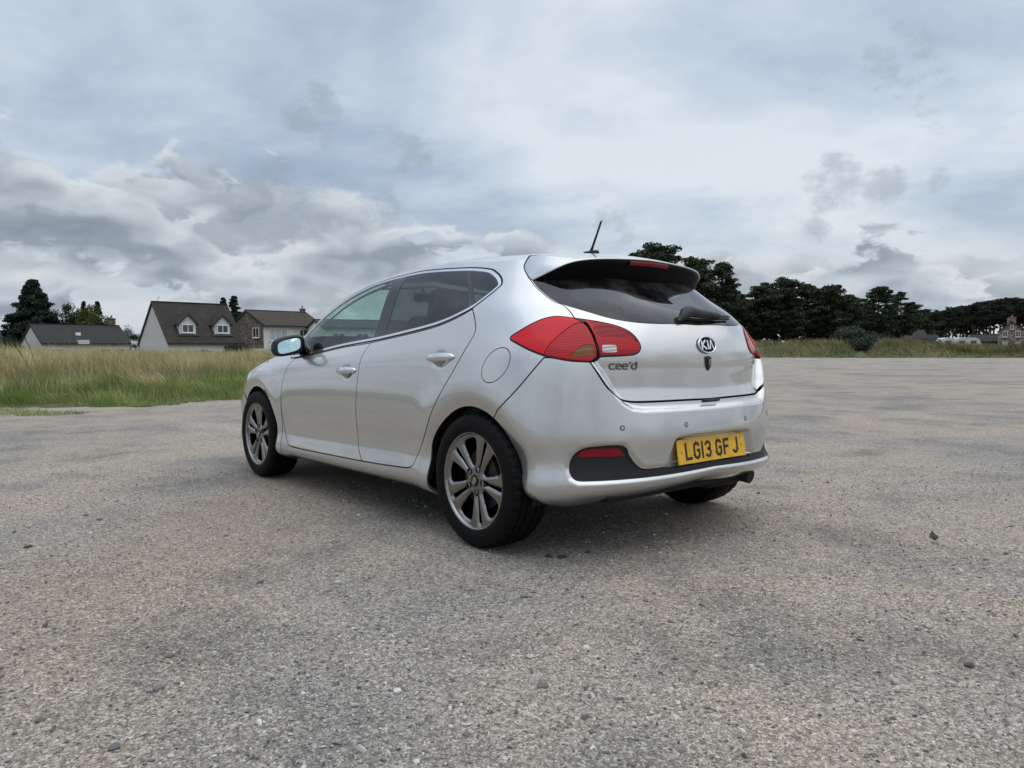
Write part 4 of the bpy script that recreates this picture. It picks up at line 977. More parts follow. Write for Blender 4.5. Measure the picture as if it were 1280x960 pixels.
# ---- roof spoiler
TV = np.array([0, .14, .28, .36, .44, .50, .555, .595]); TU = np.array([-.302, -.300, -.291, -.280, -.262, -.236, -.178, -.092])
TWt = np.array([1.373, 1.369, 1.362, 1.356, 1.346, 1.330, 1.296, 1.2575]); TWb = np.array([1.262, 1.261, 1.259, 1.255, 1.250, 1.246, 1.246, 1.250])
FU = np.array([.030, .030, .030, .030, .030, .028, .005, -.075]); FW = None
vs = np.concatenate([np.linspace(0, .5, 26), np.linspace(.5, .595, 16)[1:]])
def sp(k, v): return nspl(TV, k, np.array([v]))[0]
top, blk = [], []
def roof_w(u, v):
    c = float(nspl(CU, CW, np.array([u]))[0]); e = 1.378; b = min(1, abs(v)/.535); return e+(c-e)*(1-b**2.3) if abs(v) < .535 else None
for v in vs:
    ut, wt, wb, fu = sp(TU, v), sp(TWt, v), sp(TWb, v), sp(FU, v)
    # front edge of the spoiler lies on the roof / rail
    if v < .50: fw = roof_w(fu, v)+.001
    else: fw = np.interp(v, [.50, .555, .595], [roof_w(.028, .5)+.001, 1.322, 1.268])
    fv = v
    sec = []
    for q in np.linspace(0, 1, 10):
        uu = fu+(ut-fu)*q; ww = fw+(wt-fw)*q+.016*math.sin(math.pi*q)*min(1, (wt-wb)/.06)
        sec.append((uu, fv, ww))
    top.append(sec)
    h = wt-wb
    blk.append([(ut, v, wt), (ut-.006, v, wt-.10*h), (ut-.002, v, wt-.30*h), (ut+.012, v, wt-.6*h), (ut+.022, v, wb+.10*h), (ut+.030, v, wb), (ut+.055, v*.985, wb-.004), (ut+.12, v*.96, wb+.03)])
def loft(name, secs, m, parent, flip=False):
    V = np.array(secs); n, k = V.shape[:2]; Vm = V*[1, -1, 1]; VV = np.concatenate([Vm[::-1], V[1:]]); n2 = len(VV)
    q = np.arange((n2-1)*k).reshape(-1, k)[:, :-1].ravel(); F = np.stack([q, q+1, q+k+1, q+k], 1)
    return pyd(name, VV.reshape(-1, 3), F[:, ::-1] if flip else F, m, parent)
spoiler = loft('roof_spoiler', top, PAINT, car)
SPFACE = mat('satin_black_spoiler_face', (.003, .003, .0035), .38, 0., .08)
loft('spoiler_face', blk, SPFACE, spoiler)
for sg in (1, -1):
    pts_ = [(s[0][0]+.001, sg*s[0][1], s[0][2]+.0015) for s in top if s[0][1] >= .33]
    tube('spoiler_gap', pts_, .0028, RUBBER, spoiler, 6)
# rounded lip between the lit top and the black face
lip = [[(s[-1][0], s[-1][1], s[-1][2]+.001), (s[-1][0]-.009, s[-1][1], s[-1][2]-.002), (s[-1][0]-.010, s[-1][1], s[-1][2]-.007), (s[-1][0]-.004, s[-1][1], s[-1][2]-.010)] for s in top]
loft('spoiler_lip', lip, PAINT, spoiler)
BRK = lens('brake_lamp_lens', (.12, .002, .005), (.26, .004, .01), 800., 'Y')
bl = [[(sp(TU, v)-.013, v, sp(TWt, v)-.014), (sp(TU, v)-.0155, v, sp(TWt, v)-.022), (sp(TU, v)-.010, v, sp(TWt, v)-.036)] for v in np.linspace(0, .145, 9)]
loft('brake_lamp', bl, BRK, spoiler)
# ---- aerial
bm = bmesh.new(); add_box(bm, (.095, 0, 1.446), (.10, .034, .022), None, .010, 3); ab = from_bm('aerial_base', bm, PLASTIC, car, True, 40)
tube('aerial_mast', [(.10, 0, 1.448), (.085, 0, 1.475), (.05, 0, 1.545), (.022, 0, 1.602), (.018, 0, 1.609)], [.011, .0068, .0058, .0052, .003], PLASTIC, car, 10)
# ---- wheels
def wheel_mesh():
    """tyre, rim face, barrel in local axes: x, z in the wheel plane, +y outward"""
    prof = [(.219, .090), (.2215, .101), (.228, .1065), (.240, .1105), (.252, .1122), (.2535, .1135), (.256, .1135), (.2575, .1125), (.270, .1128), (.285, .1105), (.296, .1065), (.304, .1010), (.3095, .094), (.313, .086)]
    ys = [.086, .080, .074, .068, .0665, .0590, .0575, .050, .042, .034, .0325, .0250, .0235, .016, .008]
    tre = [(.3135+.0035*(1-(y/.086)**2), y) for y in ys]
    tre = [(r-.0075 if (.0590 <= y <= .0665 or .0250 <= y <= .0325) else r, y) for r, y in tre]
    half = prof+tre[1:]; full = half+[(r, -y) for r, y in reversed(half)]
    n = 240; V = []; k = len(full)
    for i in range(n):
        a = 2*math.pi*i/n
        for r, y in full:
            ph = i+ (3 if y < 0 else 0)
            if abs(y) > .0665 and r > .300 and ph % 6 in (0, 1): r -= .0055 if abs(y) < .095 else .003
            if .034 < abs(y) < .0575 and (i+int(abs(y)*220)) % 8 == 0: r -= .004
            V.append((r*math.cos(a), y, r*math.sin(a)))
    V = np.array(V); q = (np.arange(n)[:, None]*k+np.arange(k-1)[None]).ravel(); nx = ((np.arange(n)+1) % n); q2 = (nx[:, None]*k+np.arange(k-1)[None]).ravel()
    F = np.stack([q, q2, q2+1, q+1], 1)
    return V, F
def rim_arrays(th0):
    rs = np.concatenate([np.linspace(.004, .06, 12), np.linspace(.06, .215, 52)[1:], [.2185, .222, .2255, .2285, .2295]]); n = 300
    th = np.arange(n)*2*math.pi/n
    X = rs[:, None]*np.cos(th); Z = rs[:, None]*np.sin(th)
    y = np.interp(rs, [0, .034, .036, .075, .12, .19, .205, .215, .2185, .222, .2255, .2285, .2295], [.088, .088, .086, .0885, .0905, .094, .0935, .094, .099, .1045, .1055, .1045, .100])
    Y = np.repeat(y[:, None], n, 1)
    P2 = np.stack([X.ravel(), Z.ravel()], 1); f = np.full(len(P2), 1.)
    for k in range(5):
        a = th0+k*2*math.pi/5
        rot = lambda L, an: np.array([(r*math.cos(an+d), r*math.sin(an+d)) for r, d in L])
        win = cr([(.073, R_(-7)), (.073, R_(7)), (.10, R_(13)), (.15, R_(15)), (.183, R_(15)), (.196, R_(11)), (.199, 0), (.196, R_(-11)), (.183, R_(-15)), (.15, R_(-15)), (.10, R_(-13))], 1)
        pw = cr(rot(win, a+math.pi/5).tolist(), 5)
        f = np.minimum(f, -polysd(P2, pw))
        slot = np.array([(math.hypot(r, o), math.atan2(o, r)) for r, o in ((.073, -.0038), (.073, .0038), (.13, .0062), (.194, .0095), (.202, .0), (.194, -.0095), (.13, -.0062))])
        ps = cr(rot(slot, a).tolist(), 4); f = np.minimum(f, -polysd(P2, ps))
    Yf = Y.ravel()-.50*np.clip(.013-f, 0, .013)-.004*np.exp(-np.maximum(f, 0)/.002)
    # raised crease along each spoke
    A = np.concatenate([np.stack([X.ravel(), Yf, Z.ravel()], 1), f[:, None]], 1)
    nr = len(rs); i0 = (np.arange(nr-1)[:, None]*n+np.arange(n)[None]).ravel(); i1 = (np.arange(nr-1)[:, None]*n+((np.arange(n)+1) % n)[None]).ravel()
    F = np.concatenate([np.stack([i0, i1+n, i0+n], 1), np.stack([i0, i1, i1+n], 1)])
    A, F = clip(A, F, A[:, 3])
    V = A[:, :3]; n0 = len(V)
    e = np.concatenate([F[:, [0, 1]], F[:, [1, 2]], F[:, [2, 0]]]); kk = e[:, 0].astype(np.int64)*n0+e[:, 1]; kr = e[:, 1].astype(np.int64)*n0+e[:, 0]; bd = e[~np.isin(kk, kr)]
    bd = bd[np.hypot(V[bd[:, 0], 0], V[bd[:, 0], 2]) > .03]
    a, b = V[bd[:, 0]], V[bd[:, 1]]; dp = np.where(np.hypot(a[:, 0], a[:, 2]) > .225, .02, .045)[:, None]*np.array([0, 1, 0]); m4 = len(bd); o = n0+np.arange(m4)
    VV = np.concatenate([V, b, a, a-dp, b-dp]); FF = np.concatenate([F, np.stack([o, o+m4, o+2*m4], 1), np.stack([o, o+2*m4, o+3*m4], 1)])
    return VV, FF
def lathe(name, prof, m, parent, n=96, axis='y', sharp=35):
    k = len(prof); V = []
    for i in range(n):
        a = 2*math.pi*i/n
        for r, y in prof: V.append((r*math.cos(a), y, r*math.sin(a)))
    q = (np.arange(n)[:, None]*k+np.arange(k-1)[None]).ravel(); q2 = (((np.arange(n)+1) % n)[:, None]*k+np.arange(k-1)[None]).ravel()
    o = pyd(name, V, np.stack([q, q2, q2+1, q+1], 1), m, parent); o.data.set_sharp_from_angle(angle=R_(sharp)); return o
TYV, TYF = wheel_mesh(); tyre_me = None; rim_me = {}
def strokes(name, lines, width, m, parent, depth=.002, M=None):
    """raised lettering from centre-line strokes in local x, z; faces -y"""
    bm = bmesh.new(); h = width/2
    for ln in lines:
        P = [Vector((x, z)) for x, z in ln]
        L_, R2 = [], []
        for i, p in enumerate(P):
            d0 = (p-P[i-1]).normalized() if i > 0 else None; d1 = (P[i+1]-p).normalized() if i < len(P)-1 else None
            d0 = d0 or d1; d1 = d1 or d0; nrm = Vector((-(d0+d1).y, (d0+d1).x))
            nrm = nrm.normalized() if nrm.length > 1e-6 else Vector((-d0.y, d0.x)); k = h/max(.45, nrm.dot(Vector((-d0.y, d0.x))))
            L_.append(p+nrm*k); R2.append(p-nrm*k)
        n = len(P); fr = [bm.verts.new((q.x, -depth, q.y)) for q in L_+R2]; bk = [bm.verts.new((q.x, 0, q.y)) for q in L_+R2]
        for i in range(n-1):
            bm.faces.new((fr[i], fr[i+1], fr[n+i+1], fr[n+i])); bm.faces.new((fr[i], bk[i], bk[i+1], fr[i+1])); bm.faces.new((fr[n+i], fr[n+i+1], bk[n+i+1], bk[n+i]))
        bm.faces.new((fr[0], fr[n], bk[n], bk[0])); bm.faces.new((fr[n-1], bk[n-1], bk[2*n-1], fr[2*n-1]))
    o = from_bm(name, bm, m, parent)
    if M is not None: o.matrix_local = M
    return o
KIA = [[(-.42, -.3), (-.42, .3)], [(-.10, .30), (-.40, .0), (-.08, -.30)], [(.05, -.3), (.05, .3)], [(.16, -.3), (.30, .30), (.44, -.3)]]
def scaled(lines, s, sx=1.): return [[(x*s*sx, z*s) for x, z in l] for l in lines]
def wheel(u, s, th):
    global tyre_me
    side = 1 if s == 'L' else -1
    w = bpy.data.objects.new('wheel', None); COL.objects.link(w); w.parent = car; w.location = (u, side*.7785, .3155)
    w.rotation_euler = (0, 0, 0 if side > 0 else math.pi)
    if tyre_me is None: tyre_me = pyd('tyre', TYV, TYF, TYRE, w).data; tyre_me.set_sharp_from_angle(angle=R_(28))
    else: link('tyre', tyre_me, None, w)
    if th not in rim_me:
        VV, FF = rim_arrays(th); o = pyd('rim', VV, FF, ALLOY, w); o.data.set_sharp_from_angle(angle=R_(50)); rim_me[th] = o.data
        rim = o
    else: rim = link('rim', rim_me[th], None, w)
    lathe('rim_barrel', [(.2295, .100), (.222, .098), (.214, .085), (.206, .055), (.200, .0), (.205, -.09), (.225, -.10)], ALLOYDK, w)
    lathe('brake_disc', [(.05, .030), (.06, .052), (.085, .052), (.088, .040), (.142, .040), (.142, .018), (.05, .018)], DISC, w)
    lathe('hub_back', [(.0, .0), (.2, -.02), (.2, -.08), (.0, -.08)], DARK, w, 32)
    cap = lathe('hub_cap', [(.0, .0925), (.022, .092), (.029, .090), (.031, .0865), (.0315, .08)], GLOSSBLK, w, 40)
    for k in range(5):
        a = th+k*2*math.pi/5; nut = lathe('wheel_nut', [(.0, .086), (.0075, .086), (.0095, .083), (.0095, .06)], CHROME, w, 6, sharp=20); nut.location = (.057*math.cos(a), -.001, .057*math.sin(a))
        pk = lathe('nut_pocket', [(.0155, .0905), (.0145, .0905), (.0140, .070), (.0, .070)], ALLOYDK, w, 20, sharp=20); pk.location = (.057*math.cos(a), 0, .057*math.sin(a))
    strokes('cap_emblem', scaled(KIA, .036), .0042, CHROME, w, .001, Matrix.Translation((0, .0925, 0)) @ Matrix.Rotation(math.pi, 4, 'Z') @ Matrix.Rotation(R_(-65), 4, 'Y'))
    a = R_(150 if side > 0 else 30); box('brake_caliper', (.125*math.cos(a), .045, .125*math.sin(a)), (.05, .05, .09), ALLOYDK, w, Matrix.Rotation(-a, 3, 'Y'), .01)
    return w
wheel(0, 'L', R_(180-66)); wheel(2.65, 'L', R_(180-92)); wheel(0, 'R', R_(180-66)); wheel(2.65, 'R', R_(180-92))
# ---- wheel housings and floor
for cu in (.008, 2.655):
    for sdn in (1, -1):
        V, F = [], []; n = 30
        for i in range(n+1):
            a = R_(-12+204*i/n)
            for v in (.815, .75, .60): V.append((cu+.362*math.cos(a), sdn*v, max(.12, .315+.362*math.sin(a))))
            V.append((cu, sdn*.60, .3))
        for i in range(n):
            for k in range(3): F.append((i*4+k, i*4+k+1, i*4+k+5, i*4+k+4))
        pyd('wheel_housing', V, F, DARK, car)
bm = bmesh.new()
for c, s in (((1.33, 0, .225), (1.9, 1.55, .05)), ((-.34, 0, .33), (.42, 1.1, .16)), ((3.02, 0, .24), (.55, 1.1, .10)), ((0, 0, .31), (.7, 1.0, .10)), ((2.65, 0, .30), (.75, 1.0, .12)), ((-.42, .05, .28), (.20, .85, .08))): add_box(bm, c, s)
from_bm('underbody', bm, DARK, car)
tube('rear_axle_beam', [(0, -.68, .27), (.12, -.5, .24), (.12, .5, .24), (0, .68, .27)], .03, DARK, car)
tube('exhaust_tailpipe', [(-.1, -.40, .27), (-.45, -.45, .272), (-.56, -.46, .270), (-.60, -.462, .262)], [.03, .038, .038, .036], DARK, car, 20)
box('exhaust_silencer', (-.36, -.42, .262), (.24, .30, .13), DARK, car, None, .04, 3)
# ================================================================== CAR : fittings
def frame_at(p, n, roll=0.):
    """local axes for lettering on the skin: x to the reader's right, z up, -y out of the skin"""
    n = Vector(n).normalized(); up = Vector((0, 0, 1)); x = up.cross(n).normalized(); z = n.cross(x)
    M = Matrix(((x.x, -n.x, z.x, p[0]), (x.y, -n.y, z.y, p[1]), (x.z, -n.z, z.z, p[2]), (0, 0, 0, 1)))
    return M @ Matrix.Rotation(roll, 4, 'Y')
# number plate
PLATE_Y = mat('yellow_number_plate', (.78, .42, .012), .35, 0., .5, .3)
m_, t_, b_ = nmat('yellow_number_plate_film'); g_ = t_.new('ShaderNodeTexCoord').outputs['Object']
t_.put(b_, 'Base Color', t_.mix(t_.maprange(t_.noise(g_, 14., 5., .7), .42, .8, 0., .55), (.80, .45, .015), (.36, .20, .03))); b_.inputs['Roughness'].default_value = .32
PLATE_Y = m_
INK = mat('black_plate_lettering', (.012, .012, .012), .4)
pm = bpy.data.objects.new('number_plate', None); COL.objects.link(pm); pm.parent = car
pm.matrix_local = Matrix.Translation((-.697, 0, .4605)) @ Matrix.Rotation(R_(-90), 4, 'Z') @ Matrix.Rotation(R_(-8.5), 4, 'X')
box('plate_board', (0, .003, 0), (.52, .005, .111), PLATE_Y, pm, None, .0015, 1)
def arc(cx, cz, rx, rz, a0, a1, n=8): return [(cx+rx*math.cos(R_(a0+(a1-a0)*i/n)), cz+rz*math.sin(R_(a0+(a1-a0)*i/n))) for i in range(n+1)]
W_, H_ = .050, .079; x0, x1, z0, z1 = -.018, .018, -.0325, .0325
GL = {'L': [[(x0, z1+.007), (x0, z0), (x1+.007, z0)]],
      'G': [arc(.004, .016, .0135, .0165, 10, 90, 5)[0:]+[(-.004, z1)]+arc(-.004, .0185, .014, .014, 90, 180, 6)+[(x0, -.0185)]+arc(-.004, -.0185, .014, .014, 180, 270, 6)+[(.004, z0)]+arc(.004, -.0185, .014, .014, 270, 360, 6)+[(x1, .0005), (.0, .0005)]],
      '1': [[(0, z1+.007), (0, z0-.007)]],
      '3': [[(x0-.001, .018)]+arc(0, .0165, x1, .016, 160, -75, 12)+[(-.006, .002)], [(-.006, .002)]+arc(0, -.0155, x1, .017, 75, -160, 12)],
      'F': [[(x1+.004, z1), (x0, z1), (x0, z0-.007)], [(x0, .001), (x1-.002, .001)]],
      'J': [[(x1-.004, z1+.007), (x1-.004, -.016)]+arc(-.002, -.016, .016, .0165, 0, -175, 10)]}
xx = -.207
for ch in 'LG13 GF_J':
    if ch == ' ': xx += .022; continue
    if ch == '_': xx += .012; continue
    wd = .014 if ch == '1' else .050
    strokes('plate_character', [[(x+xx+wd/2, z) for x, z in l] for l in GL[ch]], .0135, INK, pm, .0006, Matrix.Translation((0, .0002, 0)))
    xx += wd+.0105
for sx in (-.232, .228): 
    o = lathe('plate_screw', [(.0, .003), (.0055, .0022), (.0065, .0)], mat('screw_cap', (.55, .30, .03), .4), pm, 16); o.rotation_euler = (0, 0, math.pi); o.location = (sx, .0005, -.002)
# badges on the tailgate
p, n = on_xs(.0, .822, .001); n = np.array([n[0], 0, n[2]]); p[1] = 0
bdg = bpy.data.objects.new('oval_emblem', None); COL.objects.link(bdg); bdg.parent = car; bdg.matrix_local = frame_at((p[0], 0, .942), n)
def oval(name, rx, rz, y0, y1, m, par, n=40, ring=None):
    V, F = [], []
    for i in range(n):
        a = 2*math.pi*i/n; c, s = math.cos(a), math.sin(a)
        if ring: V += [(rx*c, 0, rz*s), (rx*c, y1, rz*s), ((rx-ring/2)*c, y1-.0015, (rz-ring/2)*s), ((rx-ring)*c, y1, (rz-ring)*s), ((rx-ring)*c, 0, (rz-ring)*s)]
        else: V += [(rx*c, 0, rz*s), (rx*c, y1, rz*s)]
    k = 5 if ring else 2
    for i in range(n):
        j = (i+1) % n
        for q in range(k-1): F.append((i*k+q, j*k+q, j*k+q+1, i*k+q+1))
    if not ring: F.append(tuple(i*k+1 for i in range(n)))
    return pyd(name, V, F, m, par, smooth=bool(ring))
oval('emblem_plate', .063, .038, 0, -.003, SPFACE, bdg); oval('emblem_ring', .067, .042, 0, -.006, CHROME, bdg, ring=.0065)
strokes('emblem_letters', scaled(KIA, .072, 1.40), .0082, mat('emblem_letter_chrome', (.85, .86, .87), .25, .6), bdg, .0052)
p, n = on_xs(.0, .728, .001)
sh = bpy.data.objects.new('shield_badge', None); COL.objects.link(sh); sh.parent = car; sh.matrix_local = frame_at((p[0]-.001, .0, .857), np.array([n[0], 0, n[2]]))
pts = cr([(-.019, .030, 1), (-.008, .032), (0, .035, 1), (.008, .032), (.019, .030, 1), (.019, .0), (.014, -.018), (0, -.036, 1), (-.014, -.018), (-.019, .0)], 4)
nn = len(pts); V = [(x, 0, z) for x, z in pts]+[(x*.9, -.006, z*.9) for x, z in pts]+[(0, -.009, 0)]
pyd('shield_plate', V, [(i, (i+1) % nn, nn+(i+1) % nn, nn+i) for i in range(nn)]+[(nn+i, nn+(i+1) % nn, 2*nn) for i in range(nn)], GLOSSBLK, sh, smooth=False)
strokes('shield_mark', [[(-.004, .012), (.007, .016), (.005, .006), (-.002, .0), (.004, -.010)]], .004, CHROME, sh, .0095)
# lettering cee'd
C_ = lambda cx: [[(cx+.014, .0115), (cx-.006, .0115), (cx-.013, .007), (cx-.013, -.007), (cx-.006, -.0115), (cx+.014, -.0115)]]
E_ = lambda cx: [[(cx+.012, -.0115), (cx-.006, -.0115), (cx-.012, -.006), (cx-.012, .006), (cx-.006, .0115), (cx+.006, .0115), (cx+.012, .006), (cx+.012, .0005), (cx-.010, .0005)]]
D_ = lambda cx: [[(cx-.012, -.006), (cx-.012, .006), (cx-.006, .0115), (cx+.012, .0115), (cx+.012, -.006), (cx+.006, -.0115), (cx-.006, -.0115), (cx-.012, -.006)], [(cx+.012, .021), (cx+.012, .0115)]]
LETTER = mat('dark_chrome_letter', (.16, .165, .17), .22, 1.)
cx0 = [(C_, .588), (E_, .556), (E_, .524), (D_, .478)]
for fn, X in cx0:
    p, n = on_xs(X, .727, .0005); strokes('model_letter', scaled([l for l in fn(0)], .95), .0058, LETTER, tailgate, .004, frame_at(p, n))
p, n = on_xs(.502, .727, .0005); strokes('model_letter', [[(0, .010), (.004, .020)]], .005, LETTER, tailgate, .004, frame_at(p, n))
# small script badge on the far side of the tailgate
GOLD = mat('pale_gold_badge', (.62, .56, .36), .25, .9)
p, n = on_xs(.530, .735, .0005); p = p*[1, -1, 1]; n = n*[1, -1, 1]
strokes('trim_badge', [[(-.030, .004), (-.018, .012), (-.004, .010)], [(-.026, -.010), (-.026, .002), (-.012, .002)], [(-.010, -.010), (.006, -.010), (.006, .0), (-.008, .0)], [(.012, .012), (.012, -.010), (.028, -.006)], [(.012, .002), (.026, .006)]], .005, GOLD, tailgate, .003, frame_at(p, n))
# tailgate release recess under the lip
bm = bmesh.new(); add_box(bm, (-.674, 0, .684), (.04, .12, .012), None, .005, 2); from_bm('tailgate_handle', bm, PLASTIC, tailgate, True, 40)
# parking sensors
SENS = mat('sensor_grey', (.42, .42, .43), .4, .5)
for X, sgn in ((.562, 1), (.217, 1), (.245, -1), (.562, -1)):
    p, n = on_xs(X, .429, .0); p = p*[1, sgn, 1]; n = n*[1, sgn, 1]
    o = lathe('parking_sensor', [(.0, .0015), (.0075, .0015), (.0085, .0005), (.009, -.001)], SENS, bumper, 20); o.matrix_local = frame_at(p, n) @ Matrix.Rotation(math.pi, 4, 'Z')
    o = lathe('sensor_gap', [(.0088, .0009), (.0115, .0009), (.0118, -.001)], RUBBER, bumper, 20); o.matrix_local = frame_at(p, n) @ Matrix.Rotation(math.pi, 4, 'Z')
# door handles
def handle(u, w, s, parent, tilt):
    p, n = on_uw(u, w); side = 1 if s == 'L' else -1
    ring = []; V, F = [], []; k = 16; m = 21; Lh = .122
    for i in range(m):
        q = -1+2*i/(m-1); prof = max(0., 1-abs(q)**3.0)**.5
        hw = .020*prof+.001; ht = .012*prof+.001; stand = .030*(1-.50*abs(q)**2.2)
        for j in range(k):
            a = 2*math.pi*j/k; V.append((q*Lh, stand+ht*math.sin(a), hw*math.cos(a)+.004*q))
    for i in range(m-1):
        for j in range(k): j2 = (j+1) % k; F.append((i*k+j, i*k+j2, (i+1)*k+j2, (i+1)*k+j))
    V = np.array(V)
    c, s2 = math.cos(tilt), math.sin(tilt); V = np.stack([V[:, 0]*c-V[:, 2]*s2, V[:, 1], V[:, 0]*s2+V[:, 2]*c], 1)
    nn = Vector(n); t1 = Vector((1, 0, 0)); t1 = (t1-nn*t1.dot(nn)).normalized(); t2 = nn.cross(t1)*-1
    if t2.z < 0: t2 = -t2
    W = np.array(p)+V[:, 0:1]*np.array(t1)+V[:, 1:2]*np.array(nn)+V[:, 2:3]*np.array(t2)
    if side < 0: W = W*[1, -1, 1]
    h = pyd('door_handle', W, F, CHROME, parent)
    # feet
    for q in (-.085, .085):
        c0 = np.array(p)+q*np.array(t1)-.012*np.array(nn); c1 = c0+.034*np.array(nn)
        if side < 0: c0, c1 = c0*[1, -1, 1], c1*[1, -1, 1]
        tube('handle_foot', [tuple(c0), tuple(c1)], [.014, .012], CHROME, parent, 12)
for s_ in 'LR':
    handle(.282, .885, s_, doors['R', s_], R_(-4)); handle(1.255, .803, s_, doors['F', s_], R_(-4))
# door mirrors
MIRROR = mat('mirror_glass', (.62, .80, .76), .02, 1.)
def door_mirror(s):
    side = 1 if s == 'L' else -1
    r = bpy.data.objects.new('door_mirror', None); COL.objects.link(r); r.parent = car
    # housing: superellipsoid shell, open towards the rear, in y/z section
    def shell(name, secs, m, cap=False):
        V, F = [], []; k = 36
        for (u, cy, cz, ry, rz, ex) in secs:
            for j in range(k):
                a = 2*math.pi*j/k; c, s2 = math.cos(a), math.sin(a); d = (abs(c)**ex+abs(s2)**ex)**(-1/ex)
                V.append((u+.20*(cy+ry*c*d-.95)*1.0+.16*(rz*s2*d), side*(cy+ry*c*d), cz+rz*s2*d-.02*(c*d)))
        for i in range(len(secs)-1):
            for j in range(k): j2 = (j+1) % k; F.append((i*k+j, i*k+j2, (i+1)*k+j2, (i+1)*k+j))
        if cap: F.append(tuple((len(secs)-1)*k+j for j in range(k)))
        return pyd(name, V, F, m, r)
    cy, cz = .925, .958
    shell('mirror_housing', [(1.945, cy, cz, .090, .056, 3.2), (1.965, cy, cz, .098, .062, 3.0), (2.01, cy, cz, .098, .063, 2.8), (2.05, cy-.004, cz+.002, .088, .056, 2.6), (2.085, cy-.012, cz+.003, .062, .040, 2.3), (2.10, cy-.02, cz+.003, .02, .015, 2)], PAINT, True)
    shell('mirror_bezel', [(1.942, cy, cz, .074, .044, 3.4), (1.941, cy, cz, .090, .057, 3.2), (1.950, cy, cz, .100, .064, 3.1), (1.985, cy, cz, .1005, .0645, 3.0)], GLOSSBLK)
    shell('mirror_glass', [(1.952, cy, cz, .076, .046, 3.4), (1.951, cy, cz, .05, .03, 3.0), (1.950, cy, cz, .002, .002, 2.)], MIRROR)
    V, F = tube_arrays([(2.00, side*.85, .935), (2.03, side*.79, .925), (2.05, side*.74, .915)], [.034, .038, .045], 14); pyd('mirror_arm', V, F, GLOSSBLK, r)
    return r
for s_ in 'LR': door_mirror(s_)
# rear wiper, resting to the far side of the window
pts = []
def gp(X, S, off):
    p, n = on_xs(abs(X), S, off); return (p*[1, 1 if X >= 0 else -1, 1], n*[1, 1 if X >= 0 else -1, 1])
V, F = [], []; k = 10
wsec = [(.165, .955, .004, .010), (.15, .962, .018, .020), (.11, .985, .030, .036), (.06, .998, .034, .036), (-.02, .992, .032, .030), (-.12, .985, .030, .024), (-.20, .982, .026, .018), (-.235, .981, .022, .010), (-.32, .980, .020, .008), (-.36, .980, .018, .004)]
for X, S, off, rr in wsec:
    p, n = gp(X, S, off); n = Vector(n); x = Vector((0, -1, 0)); x = (x-n*x.dot(n)).normalized(); z = n.cross(x)
    for j in range(k):
        a = 2*math.pi*j/k; V.append(tuple(Vector(p)+z*math.cos(a)*rr*.85+n*math.sin(a)*rr*.7))
for i in range(len(wsec)-1):
    for j in range(k): j2 = (j+1) % k; F.append((i*k+j, i*k+j2, (i+1)*k+j2, (i+1)*k+j))
F.append(tuple(range(k))); F.append(tuple((len(wsec)-1)*k+j for j in reversed(range(k))))
wp = pyd('rear_wiper', V, F, PLASTIC, tailgate)
p1 = [gp(x, .972, .010)[0] for x in (.14, .0, -.12, -.24, -.335)]
tube('wiper_blade', [tuple(q) for q in p1], .006, RUBBER, tailgate, 6)
# cowl between bonnet and windscreen
V = []; F = []
for i, t in enumerate(np.linspace(2.25, 3, 24)):
    a = grid(np.array([t]), np.array([.92]))[0, 0]; b = grid(np.array([t]), np.array([.985]))[0, 0]; V += [a-[0, 0, .012], b-[0, 0, .012]]
for i in range(23): F.append((2*i, 2*i+2, 2*i+3, 2*i+1))
V = np.array(V); V2 = V*[1, -1, 1]; pyd('windscreen_cowl', np.concatenate([V, V2]), F+[tuple(np.array(f[::-1])+len(V)) for f in F], PLASTIC, car)
# ---- cabin
def seat(u, v, sc=1.):
    r = bpy.data.objects.new('front_seat', None); COL.objects.link(r); r.parent = car; r.location = (u, v, .30)
    box('seat_cushion', (.05, 0, .16), (.52, .50, .20), FABRIC, r, None, .07, 4)
    box('seat_back', (-.26, 0, .50), (.16, .50, .66), FABRIC, r, Matrix.Rotation(R_(-16), 3, 'Y'), .07, 4)
    box('headrest', (-.385, 0, .885), (.10, .27, .19), FABRIC, r, Matrix.Rotation(R_(-10), 3, 'Y'), .045, 4)
    for y in (-.07, .07): tube('headrest_post', [(-.36, y, .80), (-.375, y, .84)], .007, CHROME, r, 8)
    return r
seat(1.30, .37); seat(1.30, -.37)
rb = bpy.data.objects.new('rear_bench', None); COL.objects.link(rb); rb.parent = car; rb.location = (.42, 0, .32)
box('bench_cushion', (.02, 0, .16), (.50, 1.28, .20), FABRIC, rb, None, .07, 4); box('bench_back', (-.30, 0, .44), (.15, 1.28, .60), FABRIC, rb, Matrix.Rotation(R_(-20), 3, 'Y'), .06, 4)
for v in (-.40, .0, .40): box('headrest', (-.42, v, .80), (.09, .25, .16), FABRIC, rb, Matrix.Rotation(R_(-10), 3, 'Y'), .04, 4)
box('dashboard', (2.12, 0, .80), (.46, 1.40, .24), DASH, car, Matrix.Rotation(R_(8), 3, 'Y'), .08, 4)
box('parcel_shelf', (-.30, 0, .90), (.40, 1.12, .02), DASH, car, None, .008, 2)
for s2 in (1, -1): box('door_card', (1.0, s2*.755, .63), (1.9, .05, .52), DASH, car, None, .02, 2)
box('cabin_floor', (1.0, 0, .30), (2.3, 1.45, .06), DASH, car)
V, F = [], []; k = 40; kk = 8
for i in range(k):
    a = 2*math.pi*i/k
    for j in range(kk):
        b = 2*math.pi*j/kk; rr = .185+.016*math.cos(b); V.append((.016*math.sin(b), rr*math.cos(a), rr*math.sin(a)))
for i in range(k):
    for j in range(kk): F.append((i*kk+j, i*kk+(j+1) % kk, ((i+1) % k)*kk+(j+1) % kk, ((i+1) % k)*kk+j))
